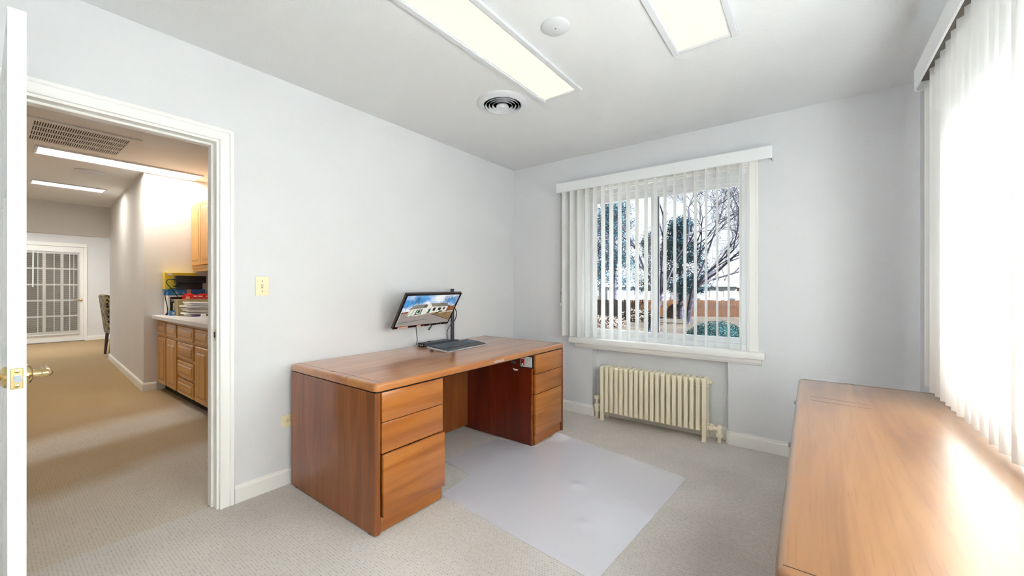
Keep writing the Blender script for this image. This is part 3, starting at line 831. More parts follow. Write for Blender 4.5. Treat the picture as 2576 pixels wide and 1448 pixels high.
def rounded_panel(x0, x1, y0, y1, z0, z1, rad, front_only=True):
    # panel whose room-side vertical edge is rounded
    poly = [(x0, y0), (x0, y1)]
    n = 5
    if True:
        for k in range(n + 1):
            a = math.pi / 2 * k / n; poly.append((x1 - rad + rad * math.sin(a), y1 - rad + rad * math.cos(a)))
        for k in range(n + 1):
            a = math.pi / 2 * k / n; poly.append((x1 - rad + rad * math.cos(a), y0 + rad - rad * math.sin(a)))
    return MB().prism(poly, 2, z0, z1)
ZB = .008
ped = [(DYa, 1.572), (2.498, DYb)]
rounded_panel(DX0 + .01, DX1 - .002, DYa, DYa + .034, ZB, DT - .045, .014).obj('end_panel', 'cherry_side', dk, True)
rounded_panel(DX0 + .01, DX1 - .002, DYb - .034, DYb, ZB, DT - .045, .014).obj('end_panel', 'cherry_side', dk, True)
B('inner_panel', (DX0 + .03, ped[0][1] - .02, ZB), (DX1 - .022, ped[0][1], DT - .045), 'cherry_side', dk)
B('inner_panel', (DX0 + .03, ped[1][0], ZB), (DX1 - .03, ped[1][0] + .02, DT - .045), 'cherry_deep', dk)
B('panel_edge', (DX1 - .03, ped[1][0], ZB), (DX1 - .024, ped[1][0] + .02, DT - .045), 'cherry_edge', dk)
B('modesty_panel', (DX0 + .165, ped[0][1], .03), (DX0 + .185, ped[1][0], DT - .045), 'cherry_side', dk)
B('back_panel', (DX0 + .012, DYa + .034, .03), (DX0 + .030, DYb - .034, DT - .045), 'cherry_side', dk)
for j, (ya, yb) in enumerate(ped):
    y0 = ya + (.037 if j == 0 else .024); y1 = yb - (.004 if j == 0 else .037)
    B('pedestal_body', (DX0 + .03, ya + (.034 if j == 0 else .02), .03), (DX1 - .028, yb - (.02 if j == 0 else .034), DT - .045), 'groove', dk)
    B('plinth', (DX1 - .03, y0, ZB), (DX1 - .014, y1 - .003, .080), 'cherry_drawer', dk)
    for k, (z0, z1) in enumerate(((.545, .690), (.392, .541), (.084, .387))):
        px = .012 if (j == 0 and k == 2) else 0
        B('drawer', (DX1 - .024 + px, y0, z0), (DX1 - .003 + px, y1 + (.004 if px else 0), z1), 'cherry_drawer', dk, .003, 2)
for x in (DX0 + .06, DX1 - .06):
    for y in (DYa + .017, DYb - .017): MB().lathe([(.014, 0), (.014, .008)], 12, Matrix.Translation((x, y, 0))).obj('glide', 'black', dk)
# worn adhesive label on the front edge and the paper scrap on the side panel
B('sticker_residue', (DX1 + .0005, 2.02, .706), (DX1 + .0022, 2.125, .720), 'sticker', dk)
MB().prism([(-1.865, .572), (-1.855, .560), (-1.838, .556), (-1.832, .560), (-1.825, .556), (-1.815, .563), (-1.812, .568)], 1, ped[1][0] - .0016, ped[1][0]).obj('torn_paper', 'white_print', dk)
B('tape_residue', (-1.885, ped[1][0] - .0012, .612), (-1.835, ped[1][0], .630), 'cable_grey', dk)
# laminated card taped inside the kneehole
cd = thing('info_card', 'red and white laminated card taped inside the desk kneehole', 'card', (-1.728, ped[1][0], .6))
yc_ = ped[1][0]
B('sleeve', (-1.797, yc_ - .0025, .590), (-1.668, yc_, .683), 'dark_plastic', cd)
B('card', (-1.788, yc_ - .0042, .598), (-1.683, yc_ - .0025, .675), 'white_print', cd, .0006)
B('red_band', (-1.784, yc_ - .0052, .603), (-1.752, yc_ - .0042, .671), 'card_red', cd)
MB().lathe([(.0062, 0), (.0062, .001)], 14, Matrix.Translation((-1.768, yc_ - .0052, .619)) @ Matrix.Rotation(math.pi / 2, 4, 'X')).obj('icon_head', 'white_print', cd)
MB().prism([(-1.780, .606), (-1.756, .606), (-1.762, .614), (-1.774, .614)], 1, yc_ - .0062, yc_ - .0052).obj('icon_body', 'white_print', cd)
for z in (.655, .663): B('heading', (-1.779, yc_ - .0062, z), (-1.757, yc_ - .0052, z + .005), 'white_print', cd)
mb = MB()
for k in range(8):
    z = .666 - k * .0085
    for a, c in ((-1.748, -1.735), (-1.732, -1.715), (-1.712, -1.69)): mb.box((a, yc_ - .0049, z - .0022), (c - random.uniform(0, .006), yc_ - .0042, z))
mb.obj('printed_lines', 'ink', cd, kind='stuff')

# ------------------------------------------------------------------ monitor, pole, keyboard, dock
PX, PY = -2.487, 2.452
mo = thing('monitor', 'black flat monitor on a pole, drooping forward, showing a white house', 'monitor', (PX, PY, DT))
BLc = Vector((-2.42, 1.780, .900)); TLc = Vector((-2.25, 1.784, 1.157)); BRc = Vector((-2.42, 2.330, .905))
eu = (BRc - BLc).normalized(); ev = (TLc - BLc); ev = (ev - eu * ev.dot(eu)).normalized(); en = eu.cross(ev) * 1.0
if en.x < 0: en = -en
MW, MH = (BRc - BLc).length, (TLc - BLc).length
def MP(u, v, n=0): return BLc + eu * u + ev * v + en * n
Mm = Matrix(((eu.x, ev.x, en.x, BLc.x), (eu.y, ev.y, en.y, BLc.y), (eu.z, ev.z, en.z, BLc.z), (0, 0, 0, 1)))
mb = MB(); mb.box((0, 0, -.022), (MW, MH, -.002), .003); mb.box((.04, .05, -.042), (MW - .04, MH - .04, -.022), .012, 2); mb.xf(Mm).obj('housing', 'bezel_grey', mo, True)
bz = .016; bzb = .022
for a, c in (((0, 0, -.004), (bz, MH, .003)), ((MW - bz, 0, -.004), (MW, MH, .003)), ((bz, MH - bz, -.004), (MW - bz, MH, .003)), ((bz, 0, -.004), (MW - bz, bzb, .003))):
    MB().box(a, c, .002).xf(Mm).obj('bezel', 'black_gloss', mo)
sw, sh = MW - 2 * bz, MH - bz - bzb
MSN = ['scr_sky', 'scr_asphalt', 'scr_white', 'scr_roof', 'scr_roof_dark', 'scr_green', 'scr_dark', 'scr_lawn', 'scr_snow', 'scr_branch', 'scr_kerb', 'scr_bush', 'scr_hedge', 'scr_kerb_light']
mb = MB(); layer = [0]
def poly(pts, mat):
    layer[0] += 1
    n = -.0012 + layer[0] * .000012
    mb.add([MP(bz + u * sw, bzb + v * sh, n) for u, v in pts], [tuple(range(len(pts)))], MSN.index(mat))
def line(p, q, w, mat):
    p = Vector((*p, 0)); q = Vector((*q, 0)); asp = sw / sh
    d = Vector(((q.x - p.x) * asp, q.y - p.y, 0)).normalized(); nrm = Vector((-d.y / asp, d.x, 0)) * w / 2
    poly([(p - nrm)[:2], (q - nrm * .7)[:2], (q + nrm * .7)[:2], (p + nrm)[:2]], mat)
poly([(0, 0), (1, 0), (1, 1), (0, 1)], 'scr_sky')
rs = random.Random(3)
def twig(x, y, a, L, w, d):
    x2 = x + math.cos(a) * L / (sw / sh); y2 = y + math.sin(a) * L
    x2 = min(max(x2, 0), 1); y2 = min(y2, 1)
    line((x, y), (x2, y2), w, 'scr_branch')
    if d == 0 or y2 >= 1: return
    for k in range(3 if d > 2 else 2): twig(x2, y2, a + rs.uniform(-.75, .75), L * rs.uniform(.62, .85), w * .66, d - 1)
twig(.17, .5, 1.6, .15, .016, 5); twig(.25, .5, 1.4, .13, .014, 5); twig(.06, .48, 1.7, .08, .01, 4)
poly([(0, 0), (1, 0), (1, .45), (0, .42)], 'scr_asphalt')
poly([(0, .42), (.12, .43), (.12, .50), (0, .47)], 'scr_hedge')
poly([(.80, .42), (1, .45), (1, .62), (.80, .6)], 'scr_hedge')
poly([(.11, .30), (.44, .36), (.44, .58), (.14, .56)], 'scr_white')
poly([(.10, .55), (.46, .60), (.40, .72), (.20, .70)], 'scr_roof')
poly([(.36, .60), (.44, .60), (.44, .70), (.37, .69)], 'scr_roof_dark')
poly([(.42, .38), (.52, .38), (.53, .62), (.47, .74), (.43, .68)], 'scr_white')
poly([(.47, .74), (.53, .62), (.86, .60), (.80, .72)], 'scr_roof')
poly([(.50, .38), (.84, .44), (.85, .60), (.53, .62)], 'scr_white')
for a, c, z0, z1 in ((.56, .61, .47, .58), (.66, .72, .48, .57), (.76, .80, .49, .57)): poly([(a, z0), (c, z0), (c, z1), (a, z1)], 'scr_dark')
poly([(.47, .39), (.51, .39), (.52, .55), (.48, .55)], 'scr_green')
poly([(.24, .36), (.36, .38), (.36, .55), (.26, .54)], 'scr_green'); poly([(.265, .40), (.34, .41), (.34, .53), (.28, .52)], 'scr_white'); poly([(.28, .42), (.33, .43), (.33, .515), (.29, .51)], 'scr_dark')
for a in (.12, .18): line((a, .30), (a + .03, .55), .02, 'scr_green')
line((.10, .31), (.27, .35), .018, 'scr_green'); line((.46, .38), (.52, .62), .014, 'scr_green')
line((.10, .26), (.34, .33), .014, 'scr_kerb_light'); line((.34, .33), (.66, .42), .018, 'scr_kerb_light')
poly([(.58, .36), (.64, .40), (1, .45), (1, .08), (.97, .10)], 'scr_lawn'); poly([(.64, .40), (.9, .43), (1, .45), (1, .40), (.7, .38)], 'scr_snow')
line((.57, .365), (.98, .10), .022, 'scr_kerb')
poly([(.64, .36), (.70, .37), (.705, .41), (.65, .41)], 'scr_bush'); poly([(.69, .41), (.77, .42), (.77, .46), (.70, .46)], 'scr_bush')
line((.855, .33), (.87, .62), .03, 'scr_branch')
for a in (2.4, 2.0, 1.6, 1.2, .8, 2.8): twig(.868, .60, a, .16, .014, 4)
poly([(0, .12), (.5, .20), (.5, .215), (0, .14)], 'scr_roof_dark')
mb.obj('screen', MSN, mo)
for a, c in ((.075, .245), (.395, .47)): MB().box((a * MW / .55 * .55, .002, .003), (c * MW / .55 * .55, bzb - .004, .0036)).xf(Mm).obj('tape_strip', 'tape', mo)
B_ = MB()
for u in (.28, .345, .42, .44, .46): B_.box((u, .007, .003), (u + .012 if u < .4 else u + .004, .012, .0034))
B_.xf(Mm).obj('button_marks', 'silver', mo)
# pole with clamp plate and arm
MB().tube([(PX, PY, DT + .012), (PX, PY, 1.188)], .0165, 20).obj('pole', 'navy_plastic', mo, True)
MB().tube([(PX, PY, 1.186), (PX, PY, 1.193)], .0172, 20).obj('pole_cap', 'black', mo, True)
B('clamp_plate', (PX - .045, PY - .05, DT + .0005), (PX + .035, PY + .05, DT + .012), 'dark_plastic', mo, .004, 2)
ctr = MP(MW / 2, MH / 2, -.045)
MB().tube([(PX, PY, 1.02), (PX, PY, 1.06)], .026, 18).obj('collar', 'black', mo, True)
MB().tube([(PX, PY, 1.04), (PX + .01, PY - .2, 1.04), ctr + Vector((-.02, 0, 0)), ctr], .014, 10).obj('arm', 'black', mo, True)
MB().box((MW / 2 - .05, MH / 2 - .05, -.052), (MW / 2 + .05, MH / 2 + .05, -.042)).xf(Mm).obj('mount_plate', 'black', mo)
p = MP(.27, .0, -.03)
MB().cable([MP(.245, .02, -.03), MP(.245, -.01, -.03), (-2.45, 2.03, .84), (-2.48, 2.06, .79), (-2.515, 2.08, .748)], .0035, 8).obj('cable', 'cable_grey', mo, True)
MB().cable([MP(.405, .03, -.03), MP(.40, -.01, -.02), MP(.392, -.022, -.012)], .0035, 8).obj('plug_cord', 'cable', mo, True)
MB().tube([MP(.392, -.022, -.012), MP(.375, -.040, -.006)], [.0055, .009], 10).obj('plug', 'cable_grey', mo, True)
MB().box((.366, -.052, -.010), (.380, -.041, -.002)).xf(Mm).obj('plug_prongs', 'brass', mo)
MB().cable([(PX + .01, PY + .015, 1.03), (PX + .025, PY + .025, .99), (PX + .022, PY + .02, .94), (PX + .016, PY + .004, .91)], .004, 8).obj('cable', 'cable', mo, True)
MB().cable([(PX + .01, PY - .015, .905), (PX + .012, PY - .03, .89), (PX + .0, PY - .06, .83), (PX + .005, PY - .065, .762)], .0035, 8).obj('cable', 'cable_grey', mo, True)
# keyboard
kb = thing('keyboard', 'black keyboard with silver rim and palm rest on the desk', 'keyboard', (-2.18, 2.22, DT))
KM = TZ(-2.19, 2.225, DT, math.radians(5))
# local: x toward the user (+), y along; slope from back (high) to front
KL, KD = .478, .205
mb = MB().prism([(-KD / 2, .020), (-KD / 2, .030), (KD / 2 - .02, .012), (KD / 2, .006), (KD / 2, .002), (KD / 2 - .02, .002), (-KD / 2 + .04, .014)], 1, -KL / 2, KL / 2)
mb.xf(KM).obj('base', 'silver', kb)
mb = MB().prism([(KD / 2 - .062, .0166), (KD / 2 - .062, .0205), (KD / 2 - .03, .0165), (KD / 2 - .006, .0095), (KD / 2 - .006, .0075)], 1, -KL / 2 + .004, KL / 2 - .004); mb.xf(KM).obj('palm_rest', 'dark_plastic', kb)
def ktop(x): return .030 - (x + KD / 2) * (.018 / (KD - .02))
mb = MB().prism([(-KD / 2 + .004, .0300), (-KD / 2 + .004, .0318), (KD / 2 - .062, .0200), (KD / 2 - .062, .0166)], 1, -KL / 2 + .004, KL / 2 - .004); mb.xf(KM).obj('key_deck', 'key_black', kb)
mb = MB()
for rr in range(6):
    x = -KD / 2 + .012 + rr * .0215; y = -KL / 2 + .008; xs = x
    while y < KL / 2 - .02:
        w_ = .0165
        if rr == 5 and -.12 < y < -.02: w_ = .1
        if rr in (3, 4, 5) and .075 < y < .088: y += .006
        zt_ = ktop(x) + .0062
        mb.box((x, y, zt_ - .004), (x + (.012 if rr == 0 else .0178), y + w_, zt_), .0015)
        y += w_ + .0028
mb.xf(KM).obj('keys', 'key_face', kb, kind='stuff')
for y in (-.2, .2): MB().box((-KD / 2 + .006, y - .02, 0), (-KD / 2 + .012, y + .02, .024)).xf(KM).obj('foot', 'silver', kb)
MB().box((KD / 2 - .03, -KL / 2 + .03, 0), (KD / 2 - .022, KL / 2 - .03, .004)).xf(KM).obj('front_foot', 'black', kb)
# dock
dc = thing('docking_bar', 'long flat black docking bar behind the keyboard', 'dock', (-2.44, 2.22, DT))
MB().prism([(-2.405, DT + .002), (-2.412, DT + .026), (-2.475, DT + .030), (-2.482, DT + .002)], 1, 2.072, 2.375).obj('body', 'navy_plastic', dc)
B('end_cap', (-2.480, 2.066, DT + .001), (-2.407, 2.073, DT + .029), 'black', dc, .001)
for x, w_ in ((-2.425, .008), (-2.445, .012), (-2.466, .008)): B('port', (x - w_ / 2, 2.0648, DT + .009), (x + w_ / 2, 2.0662, DT + .018), 'silver', dc)
MB().prism([(-2.43, 2.115), (-2.425, 2.128), (-2.437, 2.134), (-2.431, 2.126)], 2, DT + .0275, DT + .0296).obj('emblem', 'silver', dc)
B('top_button', (-2.468, 2.16, DT + .029), (-2.458, 2.185, DT + .033), 'black', dc)
B('base_pad', (-2.478, 2.08, DT), (-2.408, 2.37, DT + .002), 'black', dc)

# ------------------------------------------------------------------ wall plates
sw_ = thing('light_switch', 'ivory toggle switch plate beside the door casing', 'switch', (XL, .984, 1.155))
B('plate', (XL, .948, 1.155), (XL + .006, 1.020, 1.266), 'ivory', sw_, .002)
B('toggle_slot', (XL + .006, .979, 1.198), (XL + .0066, .989, 1.222), 'ivory_dark', sw_)
MB().prism([(XL + .006, 1.205), (XL + .018, 1.221), (XL + .014, 1.225), (XL + .006, 1.217)], 1, .981, .987).obj('toggle', 'ivory', sw_)
for z in (1.182, 1.239): MB().lathe([(.003, .006), (.003, .007)], 10, Matrix.Translation((XL, .984, z)) @ Matrix.Rotation(math.pi / 2, 4, 'Y')).obj('screw', 'rail_dark', sw_)
ou = thing('wall_outlet', 'ivory outlet plate half hidden behind the desk end', 'outlet', (XL, 1.15, .388))
B('plate', (XL, 1.092, .352), (XL + .006, 1.206, .424), 'ivory', ou, .002)
for yc2 in (1.129, 1.169):
    s2 = MB().lathe([(.017, .006), (.0165, .0075), (0, .0075)], 20, Matrix.Translation((XL, yc2, .388)) @ Matrix.Rotation(math.pi / 2, 4, 'Y')).obj('socket', 'ivory', ou, True)
    for dz in (-.006, .006): B('slot', (XL + .0074, yc2 - .008, .388 + dz - .0012), (XL + .0079, yc2 - .001, .388 + dz + .0012), 'black', s2)
    B('ground_hole', (XL + .0074, yc2 + .005, .386), (XL + .0079, yc2 + .009, .390), 'black', s2)

# ------------------------------------------------------------------ chair mat
def smooth_poly(pts, r=.03, n=4):
    out = []; k = len(pts)
    for i in range(k):
        p0, p, p2 = Vector(pts[i - 1]), Vector(pts[i]), Vector(pts[(i + 1) % k])
        a = p + (p0 - p).normalized() * r; b = p + (p2 - p).normalized() * r
        for j in range(n + 1):
            t = j / n; out.append(tuple((a * (1 - t) ** 2 + p * 2 * t * (1 - t) + b * t * t)))
    return out
outl = smooth_poly([(-2.03, 1.92), (-1.735, 1.872), (-1.715, 1.595), (-.70, 1.50), (-.62, 2.665), (-1.55, 2.84), (-1.646, 2.83), (-1.652, 2.485), (-2.0, 2.47)], .03)
def mat_z(x, y):   # sheet lies flat, riding up against the right pedestal corner
    d = math.hypot((x + 1.63) / .11, (y - 2.79) / .12)
    z = .0
    if d < 1: z = .03 * (1 - d * d) ** 2
    for qx, qy in ((-1.135, 2.17), (-.921, 1.834)): z += .007 * math.exp(-((x - qx) ** 2 + (y - qy) ** 2) / .0009)   # pushed-up dents
    return z
bm = bmesh.new()
f = bm.faces.new([bm.verts.new((x, y, 0)) for x, y in outl])
for axis, lo, hi in ((0, -2.03, -.6), (1, 1.48, 2.86)):
    t = lo
    while t < hi:
        no = Vector((1, 0, 0)) if axis == 0 else Vector((0, 1, 0)); co = no * t
        bmesh.ops.bisect_plane(bm, geom=bm.verts[:] + bm.edges[:] + bm.faces[:], plane_co=co, plane_no=no); t += .02
for v in bm.verts: v.co.z = .0035 + mat_z(v.co.x, v.co.y)
bmesh.ops.triangulate(bm, faces=[f for f in bm.faces if len(f.verts) > 4])
bm.verts.index_update()
mb = MB(); nv = len(bm.verts); top = [tuple(v.co) for v in bm.verts]
fs = [tuple(v.index for v in f.verts) for f in bm.faces]
mb.add(top + [(x, y, z - .0033) for x, y, z in top], fs + [tuple(i + nv for i in f[::-1]) for f in fs] + [(e.verts[0].index, e.verts[1].index, e.verts[1].index + nv, e.verts[0].index + nv) for e in bm.edges if len(e.link_faces) == 1])
bm.free()
tag(mb.obj('chair_mat', 'mat_plastic', smooth=True), 'milky plastic chair mat with a lip on the carpet before the desk', 'chair mat')

# ------------------------------------------------------------------ credenza at the right
cr = thing('credenza', 'worn cherry credenza under the right hand blind', 'credenza', (.22, 1.64, 0))
CX0, CX1, CY0, CY1 = -.048, .495, .768, 2.525
desk_top(cr, CX0, CX1, CY0, CY1, .738, 'credenza_top', .035)
B('inlay_notch', (.13, CY1 - .018, .737), (.17, CY1 - .012, .7386), 'groove', cr)
B('reveal_strip', (CX0 + .01, CY0 + .008, .693), (CX1 - .01, CY1 - .008, .700), 'groove', cr)
for y0, y1 in ((CY0, CY0 + .034), (CY1 - .034, CY1)): B('end_panel', (CX0 + .004, y0 + .002, .018), (CX1 - .005, y1 - .002, .693), 'cherry_side', cr, .006, 2)
B('back_panel', (CX1 - .03, CY0 + .034, .03), (CX1 - .012, CY1 - .034, .693), 'cherry_side', cr)
B('carcass', (CX0 + .028, CY0 + .032, .03), (CX1 - .03, CY1 - .032, .693), 'groove', cr)
B('plinth', (CX0 + .016, CY0 + .036, .018), (CX0 + .030, CY1 - .036, .08), 'cherry_drawer', cr)
n = 4; span = (CY1 - CY0 - .072) / n
for k in range(n):
    y0 = CY0 + .036 + k * span
    for z0, z1 in ((.545, .690), (.392, .541), (.084, .387)):
        B('drawer', (CX0 + .007, y0 + .002, z0), (CX0 + .027, y0 + span - .002, z1), 'cherry_drawer', cr, .003)
for y, z in ((2.30, .66), (1.67, .66)):
    MB().lathe([(.010, 0), (.010, .016), (.007, .020), (0, .020)], 16, Matrix.Translation((CX0 + .008, y, z)) @ Matrix.Rotation(-math.pi / 2, 4, 'Y')).obj('lock', 'steel', cr, True)
for x in (CX0 + .06, CX1 - .06):
    for y in (CY0 + .017, CY1 - .017): MB().lathe([(.014, 0), (.014, .019)], 12, Matrix.Translation((x, y, 0))).obj('glide', 'black', cr)
# shallow rectangular scratch outline worn into the top
sx0, sx1, sy0, sy1 = .0, .19, 2.05, 2.12
mb = MB(); pts = [(x, y, .7383) for x, y in smooth_poly([(sx0, sy0), (sx1, sy0 - .015), (sx1, sy1 - .015), (sx0, sy1)], .02)]
mb.tube(pts + [pts[0]], .0007, 4); mb.obj('scratch', 'cable_grey', cr)

# ------------------------------------------------------------------ hall cabinets
def raised_front(name, parent, x0, x1, z0, z1, yf, mat='oak', th=.019, frame=.05):
    """a cabinet front facing -Y with a raised field"""
    f = B(name, (x0, yf, z0), (x1, yf + th, z1), mat, parent, .004)
    fr = min(frame, (x1 - x0) * .28, (z1 - z0) * .28)
    mb = MB()
    a, b_, c, d = x0 + fr, x1 - fr, z0 + fr, z1 - fr; k = .018
    vs = [(a, yf + .002, c), (b_, yf + .002, c), (b_, yf + .002, d), (a, yf + .002, d), (a + k, yf - .005, c + k), (b_ - k, yf - .005, c + k), (b_ - k, yf - .005, d - k), (a + k, yf - .005, d - k),
          (a, yf + .006, c), (b_, yf + .006, c), (b_, yf + .006, d), (a, yf + .006, d)]
    mb.add(vs, [(0, 1, 5, 4), (1, 2, 6, 5), (2, 3, 7, 6), (3, 0, 4, 7), (4, 5, 6, 7), (0, 8, 9, 1), (1, 9, 10, 2), (2, 10, 11, 3), (3, 11, 8, 0)])
    mb.obj('raised_field', mat, f)
    mb = MB(); g = .004
    for p, q in (((a - g, yf - .0006, c - g), (b_ + g, yf + .001, c)), ((a - g, yf - .0006, d), (b_ + g, yf + .001, d + g)), ((a - g, yf - .0006, c), (a, yf + .001, d)), ((b_, yf - .0006, c), (b_ + g, yf + .001, d))): mb.box(p, q)
    mb.obj('bead', 'cherry_edge', f)
    return f
CYF = 1.235
units = [(-6.165, -5.365, [(-6.105, -5.80), (-5.755, -5.395)], 'oak base cabinet at the hall wall with two drawers over two doors'),
         (-5.365, -4.795, [(-5.335, -4.825)], 'oak base cabinet with a bank of four drawers in the hall'),
         (-4.795, -3.95, [(-4.765, -4.40), (-4.355, -3.99)], 'oak base cabinet nearest the doorway with drawers over doors')]
for k, (x0, x1, cols_, lab) in enumerate(units):
    u = thing('base_cabinet', lab, 'cabinet', ((x0 + x1) / 2, 1.55, 0), 'oak base cabinets in the hall')
    x1 -= .001
    B('body', (x0, CYF + .020, .095), (x1, HYB - .003, .838), 'oak', u)
    B('toe_kick', (x0, CYF + .08, 0), (x1, CYF + .098, .095), 'duct_dark', u)
    for a, c in cols_:
        if k == 1:
            for z0, z1 in ((.665, .805), (.475, .635), (.29, .445), (.105, .26)): raised_front('drawer', u, a, c, z0, z1, CYF, 'oak_h', frame=.03)
        else:
            raised_front('drawer', u, a, c, .665, .805, CYF, 'oak_h', frame=.03); raised_front('door', u, a, c, .105, .635, CYF)
ct = thing('countertop', 'pale grey laminate countertop over the oak base cabinets', 'countertop', (-5.05, 1.55, .84))
B('slab', (HXW + .002, 1.195, .84), (-3.93, HYB - .003, .880), 'counter', ct, .003)
uc = thing('wall_cabinet', 'oak wall cabinet hanging over the hall counter', 'cabinet', (-5.6, 1.74, 1.44))
B('body', (-6.165, 1.575, 1.44), (-5.06, HYB - .002, 2.235), 'oak', uc)
B('light_rail', (-6.15, 1.585, 1.405), (-5.06, 1.605, 1.44), 'oak_h', uc)
for a, c in ((-6.145, -5.80), (-5.785, -5.44), (-5.425, -5.08)): raised_front('door', uc, a, c, 1.475, 2.205, 1.555)

# ------------------------------------------------------------------ clutter on the counter (against the end wall, facing the doorway)
ZT = .8805
def bx_thing(name, label, cat, a, b, mat, bev=.003):
    t = thing(name, label, cat, ((a[0] + b[0]) / 2, (a[1] + b[1]) / 2, a[2]))
    B('body', a, b, mat, t, bev)
    return t
def text_on_x(s, y, z, x, size, mat, parent, name='lettering'):
    cu = bpy.data.curves.new(name, 'FONT'); cu.body = s; cu.size = size; cu.extrude = .0004; cu.align_x = 'LEFT'
    o = bpy.data.objects.new(name, cu)
    M = Matrix(((0, 0, 1, x), (1, 0, 0, y), (0, 1, 0, z), (0, 0, 0, 1)))
    dg = bpy.context.evaluated_depsgraph_get(); COL.objects.link(o); dg.update()
    me = bpy.data.meshes.new_from_object(o.evaluated_get(dg)); bpy.data.objects.remove(o)
    off = root_loc(parent); me.transform(M); me.transform(Matrix.Translation(-Vector(off)))
    me.materials.clear(); me.materials.append(MAT[mat])
    ob = bpy.data.objects.new(name, me); COL.objects.link(ob); ob.parent = parent
    return ob
t = bx_thing('carton', 'white carton with a black front panel at the wall end of the counter', 'carton', (-6.155, 1.300, ZT), (-5.985, 1.600, 1.115), 'white_print')
B('black_panel', (-5.985, 1.318, ZT + .004), (-5.9835, 1.598, 1.095), 'black', t)
B('picture_panel', (-5.9835, 1.345, ZT + .06), (-5.9825, 1.43, ZT + .145), 'white_print', t)
for z in (1.045, 1.062): B('text_bar', (-5.9835, 1.328, z), (-5.9828, 1.40, z + .009), 'white_print', t)
t = bx_thing('flat_box', 'flat blue box with white lettering on top of the carton', 'box', (-6.155, 1.297, 1.1155), (-5.975, 1.655, 1.184), 'blue_box')
text_on_x('60', 1.352, 1.130, -5.9748, .042, 'white_print', t); text_on_x('10w', 1.425, 1.134, -5.9748, .022, 'white_print', t)
B('tape_patch', (-5.9752, 1.472, 1.1165), (-5.9742, 1.512, 1.183), 'kraft', t)
t = bx_thing('yellow_box', 'yellow box standing behind the black devices on the blue box', 'box', (-6.165, 1.288, 1.1845), (-6.065, 1.60, 1.385), 'yellow_box')
B('label_patch', (-6.0652, 1.31, 1.35), (-6.0642, 1.36, 1.378), 'white_print', t)
def device(label, a, b):
    t = thing('power_brick', label, 'device', ((a[0] + b[0]) / 2, (a[1] + b[1]) / 2, a[2]))
    B('body', a, b, 'black', t, .008, 2)
    B('end_face', (a[0] + .02, a[1] - .003, a[2] + .01), (b[0] - .01, a[1] + .002, b[2] - .01), 'dark_plastic', t)
    zc = (a[2] + b[2]) / 2
    MB().tube([(b[0] - .03, a[1] - .002, zc), (b[0] - .03, a[1] - .035, zc - .002)], [.012, .006], 10).obj('plug', 'black', t, True)
    return t
device('lower of two stacked black devices on the blue box', (-6.06, 1.385, 1.1845), (-5.965, 1.625, 1.258))
device('upper longer of two stacked black devices before the yellow box', (-6.06, 1.372, 1.2585), (-5.96, 1.662, 1.347))
c_ = [(-5.99, 1.335, 1.300), (-5.99, 1.30, 1.297), (-5.985, 1.287, 1.26), (-5.965, 1.315, 1.21), (-5.96, 1.345, 1.165), (-5.955, 1.37, 1.115), (-5.93, 1.385, 1.09)]
tag(MB().cable(c_, .0045, 8).obj('power_cable', 'cable', smooth=True), 'thin black cable crossing the lettering of the blue box', 'cable')
c_ = [(-5.96, 1.40, 1.190), (-5.955, 1.33, 1.192), (-5.955, 1.29, 1.175), (-5.955, 1.267, 1.135), (-5.955, 1.272, 1.07), (-5.95, 1.285, .99), (-5.945, 1.288, .91), (-5.94, 1.285, .893)]
o = tag(MB().cable(c_, .0045, 8).obj('power_cable', 'cable', smooth=True), 'black cable looping down beside the carton to the counter', 'cable')
MB().tube([(-5.945, 1.288, .915), (-5.94, 1.272, .888)], [.008, .012], 10).obj('plug', 'black', o, True)
t = bx_thing('kraft_box', 'tan cardboard box on the counter behind the paper stack', 'box', (-5.975, 1.352, ZT), (-5.815, 1.72, 1.068), 'kraft')
B('flap', (-5.815, 1.352, 1.012), (-5.813, 1.72, 1.016), 'ivory_dark', t)
t = thing('red_package', 'crumpled red packet lying on the tan cardboard box', 'packet', (-5.89, 1.56, 1.068))
mb = MB()
for i in range(8):
    y0 = 1.425 + i * .035; zz = 1.069 + .05 + .012 * math.sin(i * 1.7)
    mb.prism([(-5.96, 1.069), (-5.825, 1.069), (-5.82, 1.09), (-5.83, zz - .004), (-5.90, zz + .006), (-5.955, zz - .012)], 1, y0, y0 + .036)
mb.obj('wrapper', 'red_pack', t)
B('print_patch', (-5.8215, 1.426, 1.072), (-5.8185, 1.462, 1.104), 'orange_print', t)
for a, c in ((1.50, 1.53), (1.545, 1.585), (1.62, 1.64)): B('lettering_bar', (-5.822, a, 1.098), (-5.8185, c, 1.106), 'white_print', t)
random.seed(5)
ps = thing('paper_stack', 'untidy stack of white papers in front of the tan box', 'papers', (-5.68, 1.52, ZT))
z = ZT
for i in range(9):
    h = random.uniform(.012, .021); dx, dy = random.uniform(-.012, .02), random.uniform(-.025, .02); rot = random.uniform(-.12, .12)
    mb = MB(); mb.box((-.105, -.145, 0), (.105, .145, h * .92), .002)
    for q, vtx in enumerate(mb.v):        # curl the near corner of each sheaf
        if vtx[1] < -.1: mb.v[q] = (vtx[0], vtx[1], vtx[2] + .006 * (i % 3))
    mb.xf(TZ(-5.672 + dx, 1.53 + dy, z + .001, rot)).obj('sheaf', 'paper', ps); z += h
tag(MB().box((-.02, -.035, 0), (.02, .035, .016), .003).xf(TZ(-5.52, 1.44, ZT, .3)).obj('wrapped_pack', 'purple'), 'small purple pack on the counter before the papers', 'pack')
t = thing('usb_charger', 'small white and black plug lying at the counter front', 'charger', (-5.47, 1.515, ZT))
